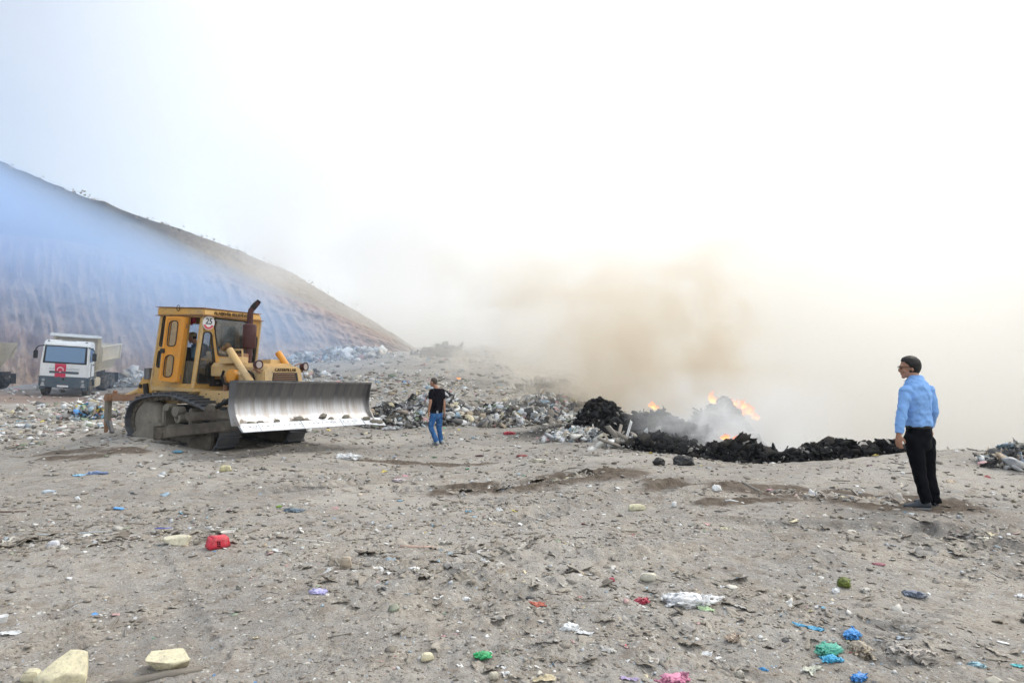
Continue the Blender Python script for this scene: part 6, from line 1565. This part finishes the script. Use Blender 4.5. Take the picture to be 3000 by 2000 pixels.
ITEMS = [
 ('foam_block', 'largest cream foam block cut by the bottom edge at the left', 'foam', 'bag', 196, 2004, 125, CR, 1, .7, .85, .5),
 ('foam_lump', 'small cream foam lump left of the largest foam block', 'foam', 'foam', 92, 1996, 46, CR, 1, .8, .8, .2),
 ('foam_scrap', 'torn cream foam scrap resting on a grey wooden board', 'foam', 'bag', 487, 1950, 135, CR, 1, .5, .42, .1),
 ('board', 'bent grey wooden board below the torn cream foam', 'board', 'stick', 452, 1985, 250, (.17, .15, .125), 1, .13, .10, .35),
 ('crate', 'red plastic crate lying on its side', 'crate', 'foam', 640, 1602, 58, (.66, .05, .08), 1, .8, .62, .6),
 ('cup', 'dirty white cup standing behind the red crate', 'cup', 'cup', 666, 1578, 36, (.62, .60, .56), 1, 1, .75, 0),
 ('foam_scrap', 'crumbled cream foam left of the red crate', 'foam', 'bag', 522, 1590, 72, (.62, .58, .44), 1, .5, .4, 0),
 ('strip', 'long white plastic strip lying across the left ground', 'strip', 'stick', 255, 1562, 430, (.55, .60, .64), 1, .010, .008, 0.0),
 ('lid', 'bright blue lid alone on bare soil at the left', 'lid', 'lid', 353, 1490, 40, BL, 1, .8, .7, .3),
 ('wrapper', 'light blue wrapper left of the long blue bag', 'wrapper', 'sheet', 236, 1392, 48, (.28, .52, .72), 1, .6, .6, .1),
 ('bag', 'long faded blue bag beside the light blue wrapper', 'bag', 'bag', 283, 1388, 58, (.28, .38, .60), 1, .4, .35, 0),
 ('foam_block', 'small yellow foam block alone in front of the near track', 'foam', 'foam', 661, 1380, 30, (.72, .66, .38), 1, .6, .6, .1),
 ('bottle', 'pale translucent bottle lying at far left on the soil', 'bottle', 'bag', 141, 1442, 32, (.55, .62, .70), 1, .5, .5, .6),
 ('leaf', 'bright green leaf sprig near the blue grey rag', 'leaf', 'sheet', 817, 1486, 22, (.20, .36, .06), .8, .6, 1.6, 1.2),
 ('rag', 'blue grey rag beside the green leaf sprig', 'rag', 'bag', 860, 1498, 62, (.16, .21, .26), 1, .5, .32, 0),
 ('bag', 'white bag with a violet corner left of centre', 'bag', 'bag', 932, 1738, 52, (.50, .48, .76), 1, .6, .5, .3),
 ('stick', 'straight white stick right of the red crate', 'stick', 'stick', 911, 1583, 128, (.62, .60, .55), 1, .05, .05, -.30),
 ('stick', 'thin blue violet tube above the crumbled foam', 'tube', 'stick', 478, 1548, 48, (.12, .14, .5), 1, .1, .1, 0),
 ('cup', 'white cup cut by the left edge of the picture', 'cup', 'cup', 8, 1822, 26, W_, 1, 1, .9, 0),
 ('film_strip', 'white film strip near the left edge below the cup', 'film', 'sheet', 30, 1858, 66, W_, 1, .35, .5, .2),
 ('plank', 'dark brown plank with rags at the far left', 'plank', 'stick', 32, 1500, 84, (.09, .05, .04), 1, .14, .10, .1),
 ('foam_block', 'small pale square block on the soil at the left', 'block', 'foam', 156, 1600, 28, (.58, .58, .62), 1, .8, .6, .2),
 ('bag', 'white bag lying right of the bulldozer before the blade', 'bag', 'bag', 1020, 1345, 78, W_, 1, .6, .42, 0),
 ('wrapper', 'white wrapper on the soil below the bulldozer track', 'wrapper', 'sheet', 647, 1352, 28, W_, 1, .6, .6, .7),
 ('bag', 'small blue bag beside the bottom of the near track', 'bag', 'bag', 520, 1326, 32, (.12, .32, .48), 1, .6, .45, .1),
 ('bag', 'largest white plastic bag with red print on one end', 'bag', 'bag', 2008, 1772, 150, (.80, .80, .81), 1, .55, .46, -.12),
 ('bag', 'flat white flap trailing right of the largest white bag', 'bag', 'bag', 2088, 1752, 62, (.80, .80, .80), 1, .5, .22, -.1),
 ('cloth', 'crimson cloth left of the largest white bag', 'cloth', 'bag', 1876, 1764, 52, (.42, .05, .09), 1, .6, .5, .2),
 ('cloth', 'small crimson scrap above the crimson cloth', 'cloth', 'bag', 1792, 1702, 24, (.42, .06, .12), .8, .6, .9, .2),
 ('carton', 'cream torn carton above the largest white bag', 'carton', 'foam', 1900, 1700, 46, (.58, .55, .46), 1, .5, .5, -.2),
 ('bag', 'white bag with a trailing tail right of centre', 'bag', 'bag', 1670, 1846, 52, W_, 1, .7, .75, .1),
 ('film_strip', 'tail of white film beside the bag right of centre', 'film', 'sheet', 1710, 1856, 56, W_, 1, .35, .5, -.3),
 ('bag', 'green plastic bag lying alone near the bottom', 'bag', 'bag', 1418, 1926, 58, (.05, .42, .16), 1, .7, .62, .4),
 ('foam_lump', 'cream foam lump left of the green bag', 'foam', 'foam', 1252, 1932, 36, CR, 1, .7, .55, .3),
 ('shell', 'curled white shell of plastic right of centre', 'plastic', 'sheet', 1780, 1908, 50, (.70, .68, .64), 1, .35, .9, -.5),
 ('paper', 'white paper triangle standing near the bottom', 'paper', 'sheet', 1479, 1975, 36, W_, .8, .5, 1.5, .9),
 ('foam_lump', 'pale cream wedge left of the white paper triangle', 'foam', 'foam', 1447, 1988, 26, (.66, .62, .50), 1, .7, .8, .3),
 ('bag', 'pink plastic bag at the bottom right of centre', 'bag', 'bag', 1975, 1996, 92, (.66, .26, .40), 1, .6, .5, .2),
 ('strip', 'lilac strip of plastic left of the pink bag', 'strip', 'sheet', 1842, 1990, 60, (.55, .45, .68), 1, .3, .5, -.5),
 ('shell', 'yellowish broken shell near the bottom centre', 'plastic', 'sheet', 1594, 1990, 82, (.60, .52, .36), 1, .4, .7, .1),
 ('scrap', 'thin red scrap in the churned soil at centre', 'scrap', 'sheet', 1574, 1774, 52, (.45, .13, .09), 1, .3, .5, .1),
 ('foam_block', 'yellow and white foam brick right of centre', 'foam', 'foam', 1866, 1494, 48, (.74, .70, .48), 1, .5, .38, .2),
 ('scrap', 'small white scrap right of the foam brick', 'scrap', 'foam', 1975, 1484, 18, W_, .8, .5, .9, .4),
 ('cap', 'small blue cap at the centre of the ground', 'cap', 'lid', 1271, 1540, 16, (.03, .30, .5), 1, 1, 1.2, 0),
 ('plank', 'pinkish wooden plank at centre left', 'plank', 'stick', 1222, 1603, 100, (.46, .33, .27), 1, .14, .13, -.03),
 ('scrap', 'pale foil scrap right of the pinkish plank', 'scrap', 'bag', 1306, 1592, 44, (.55, .53, .48), 1, .5, .4, 0),
 ('carton', 'upright beige carton at centre left', 'carton', 'foam', 1013, 1662, 34, (.42, .35, .27), .9, .4, 1.0, .1),
 ('wrapper', 'white and red wrapper left of the dark wet rut', 'wrapper', 'bag', 1168, 1411, 46, (.66, .58, .60), 1, .5, .35, -.1),
 ('rag', 'dull red rag on the soil beyond the wet rut', 'rag', 'bag', 1529, 1338, 30, (.34, .11, .10), 1, .6, .5, 0),
 ('paper', 'pale crumpled paper right of the dull red rag', 'paper', 'bag', 1574, 1352, 52, (.60, .57, .48), 1, .4, .35, 0),
 ('scrap', 'small white crumpled scrap in the central churned soil', 'scrap', 'bag', 1366, 1757, 24, W_, 1, .7, .7, 0),
 ('charred_lump', 'left of two black charred lumps before the burnt ridge', 'lump', 'bag', 1932, 1362, 34, (.02, .02, .02), 1, .8, .7, 0),
 ('charred_lump', 'right of two black charred lumps before the burnt ridge', 'lump', 'bag', 2003, 1362, 42, (.02, .022, .026), 1, .7, .75, 0),
 ('bag', 'small red bag between the walking man and the black mound', 'bag', 'bag', 1492, 1272, 36, (.50, .05, .08), 1, .6, .5, 0),
 ('bag', 'round white bag between the white heap and the burnt ridge', 'bag', 'bag', 1874, 1289, 26, W_, 1, .8, .75, 0),
 ('bag', 'small bright blue bag in the low spread of rubbish', 'bag', 'bag', 1393, 1240, 36, (.16, .40, .66), 1, .6, .55, 0),
 ('bag', 'flat white bag under the right end of the blade', 'bag', 'bag', 1142, 1257, 50, W_, 1, .6, .38, 0),
 ('bag', 'teal green plastic bag in the cluster at the lower right', 'bag', 'bag', 2433, 1915, 88, (.10, .42, .32), 1, .7, .6, .2),
 ('bag', 'blue bag at the top of the cluster at the lower right', 'bag', 'bag', 2494, 1872, 62, BL, 1, .7, .7, .5),
 ('bag', 'bright light blue bag below the teal green bag', 'bag', 'bag', 2436, 1935, 64, (.08, .42, .68), 1, .5, .55, .1),
 ('strip', 'torn blue strip left of the blue bags', 'strip', 'sheet', 2368, 1838, 84, (.12, .42, .66), 1, .3, .5, -.3),
 ('bag', 'dusty beige bag right of the teal green bag', 'bag', 'bag', 2518, 1915, 92, (.40, .34, .27), 1, .8, .7, .6),
 ('sack', 'dusty grey sack, the right one of two below the beige bag', 'sack', 'bag', 2698, 1930, 88, (.42, .38, .34), 1, .8, .62, .2),
 ('sack', 'dusty grey sack, the left one with a white rim', 'sack', 'bag', 2632, 1915, 84, (.40, .37, .34), 1, .8, .62, 1.1),
 ('bag', 'deep blue bag at the bottom edge below the cluster', 'bag', 'bag', 2516, 1988, 52, (.06, .28, .68), 1, .6, .6, .4),
 ('scrap', 'small deep blue scrap left of the teal green bag', 'scrap', 'bag', 2237, 1962, 26, (.06, .26, .52), 1, .7, .6, 0),
 ('moss_ball', 'round mossy green ball on the soil at the right', 'ball', 'bag', 2473, 1716, 34, (.13, .16, .03), 1, .95, .85, 0),
 ('paper', 'crumpled white paper left below the mossy ball', 'paper', 'bag', 2449, 1736, 30, W_, .9, .6, .9, .3),
 ('bottle', 'crushed pale bottle right of the mossy ball', 'bottle', 'bag', 2536, 1731, 36, (.52, .50, .46), 1, .6, .6, .5),
 ('cloth', 'slate blue cloth right of the crushed bottle', 'cloth', 'bag', 2676, 1745, 58, (.20, .23, .30), 1, .6, .5, -.4),
 ('scrap', 'dull pink scrap halfway below the standing man', 'scrap', 'bag', 2576, 1655, 36, (.42, .16, .20), 1, .5, .4, -.2),
 ('wrapper', 'white and yellow wrapper between the two men', 'wrapper', 'bag', 2127, 1556, 34, (.68, .66, .48), 1, .7, .7, .3),
 ('stick', 'short white stick beside the dark wet soil', 'stick', 'stick', 2152, 1463, 54, W_, 1, .10, .10, -.05),
 ('ball', 'small white ball on the dark wet soil', 'ball', 'bag', 2100, 1438, 19, W_, 1, 1, 1, 0),
 ('scrap', 'pink and white scrap behind the dark wet soil', 'scrap', 'bag', 2257, 1439, 24, (.70, .42, .46), 1, .6, .5, .3),
 ('bag', 'beige knotted bag below the green scrap', 'bag', 'bag', 2145, 1876, 48, (.46, .37, .29), 1, .8, .75, .2),
 ('scrap', 'cream crumpled scrap left of the mossy ball', 'scrap', 'bag', 2314, 1756, 32, (.55, .49, .40), .9, .7, .9, 0),
 ('lid', 'oval white lid at the right side of the foreground', 'lid', 'lid', 2938, 1882, 34, W_, 1, .7, .7, 0),
 ('rag', 'white wrinkled rag left of the striped paper', 'rag', 'bag', 2167, 1982, 34, (.55, .52, .46), .8, .6, 1.1, 0),
 ('paper', 'striped pale paper below the light blue bag', 'paper', 'sheet', 2376, 1966, 58, (.60, .62, .52), 1, .7, .8, .7),
 ('scrap', 'turquoise scrap near the lower right corner', 'scrap', 'sheet', 2982, 1953, 36, (.10, .48, .52), 1, .4, .5, 0),
 ('wrapper', 'white wrapper cut by the right edge of the picture', 'wrapper', 'sheet', 2990, 1748, 28, W_, 1, .8, .9, .4),
 ('bag', 'pale blue torn bag at the lower right', 'bag', 'bag', 2866, 1950, 52, (.34, .54, .62), 1, .5, .4, -.2),
 ('foam_lump', 'cream oval lump at the lower right below the pale blue bag', 'foam', 'bag', 2908, 1998, 46, (.56, .52, .44), 1, .7, .5, .1),
 ('scrap', 'pale green scrap under the largest white bag', 'scrap', 'sheet', 2068, 1784, 50, (.45, .60, .36), 1, .5, .7, -.4),
 ('rag', 'tangle of white shreds on the right slope', 'rag', 'bag', 2886, 1576, 56, (.60, .56, .48), 1, .5, .5, 0),
 ('scrap', 'small pale disc right of the pale green scrap', 'scrap', 'lid', 2326, 1802, 20, W_, 1, .8, .8, .2),
 ('wrapper', 'light blue wrapper behind the rearmost part of the ripper', 'wrapper', 'bag', 303, 1250, 34, (.30, .50, .62), 1, .5, .4, 0),
 ('bag', 'long white bag on the soil at the far left', 'bag', 'bag', 80, 1250, 62, W_, 1, .5, .28, 0),
]
BUILT = {}
for it in ITEMS:
    nm, lb, ct, kd, px, py, w, col, sx, sy, sz, yw = it
    o, s = one(nm, lb, ct, kd, px, py, w, col, sx, sy, sz, yw, mat='film' if ct == 'foam' else 'clean')
    BUILT[lb] = o
# red print on the big white bag, slots in the crate
bg = BUILT['largest white plastic bag with red print on one end']
def stamp(parent, name, body, size, off, rot, col):
    me_m = frame_mtx(off, rot[0], rot[1], Vector(rot[0]).cross(Vector(rot[1])))
    return text_mesh(name, body, size, me_m, plain(name + '_ink', col, .6), parent, .001, 1.0)
cr_ = BUILT['red plastic crate lying on its side']
for k in range(6):
    for j in range(3):
        b = NB(); bm_box(b, (-.050 + k * .017, -.073, .022 + j * .018), (-.041 + k * .017, -.060, .033 + j * .018)); obj('crate_slot', b, plain('crate_shadow', (.12, .01, .015), .9) if (k, j) == (0, 0) else bpy.data.materials['crate_shadow'], cr_)

# ---- flames
def flame_mat():
    m = NM('flame'); p = m.n('TexCoord').outputs['Generated']
    X, Y, Z = sep(m, p)
    c = m.ramp(Z, [(0, (1, .50, .15)), (.35, (1, .32, .07)), (.8, (1, .16, .03)), (1, (.9, .08, .02))])
    e = m.n('Emission'); m.l(c, e.inputs['Color']); m.l(m.rng(Z, 0, 1, 3.4, 1.1), e.inputs['Strength'])
    t = m.n('BsdfTransparent'); mx = m.n('MixShader')
    n = m.noise(6, 3, .6, m.obj())
    lw = m.n('LayerWeight'); lw.inputs['Blend'].default_value = .5
    f = m.math('MULTIPLY', m.rng(Z, .1, 1, .75, .05), m.math('MULTIPLY', m.rng(n, .3, .6, .3, 1), m.rng(lw.outputs['Facing'], .2, .95, 1, 0)))
    m.l(f, mx.inputs[0]); m.l(t.outputs[0], mx.inputs[1]); m.l(e.outputs[0], mx.inputs[2]); m.l(mx.outputs[0], m.out.inputs['Surface'])
    return m.m
M['flame'] = flame_mat()
def fire(label, pts, group=None):
    """pts: (px, py of the foot, depth, height m, width m)"""
    c0 = at(*pts[0][:3]); R0 = empty('fire', c0); tag(R0, label, 'fire')
    rf = random.Random(len(pts) + pts[0][0])
    pts = [(px + rf.uniform(-14, 14) * (j > 0), py + rf.uniform(-3, 8) * (j > 0), Y + rf.uniform(-.1, .2), h * rf.uniform(.75, 1.5), w * rf.uniform(.35, .75)) for px, py, Y, h, w in pts for j in range(3)]
    for i, (px, py, Y, h, w) in enumerate(pts):
        p = Vector(at(px, py, Y)) - Vector(c0); b = NB(); rnd = random.Random(int(px * 3) + i)
        lean = rnd.uniform(-.25, .1); q = [(p + V3(lean * h * t + .05 * math.sin(t * 7 + i), 0, h * t), w * .5 * (math.sin(math.pi * min(1, t * .85 + .22)) ** .8) * (1 - t) ** .45 + .004) for t in np.linspace(0, 1, 9)]
        bm_tube(b, [a for a, r in q], [r for a, r in q], 12)
        for v in b.verts:
            k = .18 * float(vnoise(v.co.x * 9 + i, v.co.y * 9, v.co.z * 5, 5)); v.co += V3(k * w, k * w * .5, 0)
        obj('flame', b, M['flame'], R0, smooth=True)
    return R0
fire('orange flames running down the right crest of the steep black mound', [(2090, 1179, 19.5, .34, .26), (2112, 1186, 19.6, .26, .24), (2136, 1182, 19.8, .20, .22), (2158, 1186, 19.8, .24, .26), (2176, 1196, 19.8, .22, .28), (2192, 1210, 19.8, .24, .3), (2208, 1224, 19.8, .20, .24), (2170, 1214, 19.9, .25, .4)])
fire('small flame left of the black spire', [(1912, 1192, 20.9, .20, .14), (1920, 1198, 20.9, .14, .12)])
fire('small bright flame at the foot of the rounded black mound', [(1857, 1242, 18.8, .17, .12), (1852, 1246, 18.8, .08, .12)])
fire('low flame glowing behind the middle of the burnt ridge', [(2130, 1282, 15.4, .07, .16), (2160, 1286, 15.3, .06, .2)])
fire('tiny distant flame seen through the smoke behind the walking man', [(1340, 1110, 40, .10, .10)])

# ---- dry scrub along the crest of the hill
def scrub():
    h = Heap()
    n = 420; i = RS.randint(60, len(RIDGE_PX) - 30, n); P = RIDGE[i] + np.stack([RS.normal(0, .5, n), RS.normal(-1.2, 1.2, n), RS.uniform(-.25, .15, n)], 1)
    k = fbm(RIDGE_PX[i] * .02, P[:, 1] * .1, octv=3, seed=71) > -.05
    P = P[k]; n = len(P)
    c = np.tile(np.array([(.30, .25, .18)]), (n, 1)) * RS.uniform(.6, 1.3, (n, 1))
    h.add(T_SMALL, P, RS.uniform(.10, .28, n), c, 1.2)
    o = h.build('scrub', 'film'); tag(o, 'dry scrub along the crest of the hill', 'scrub', kind='stuff')
scrub()
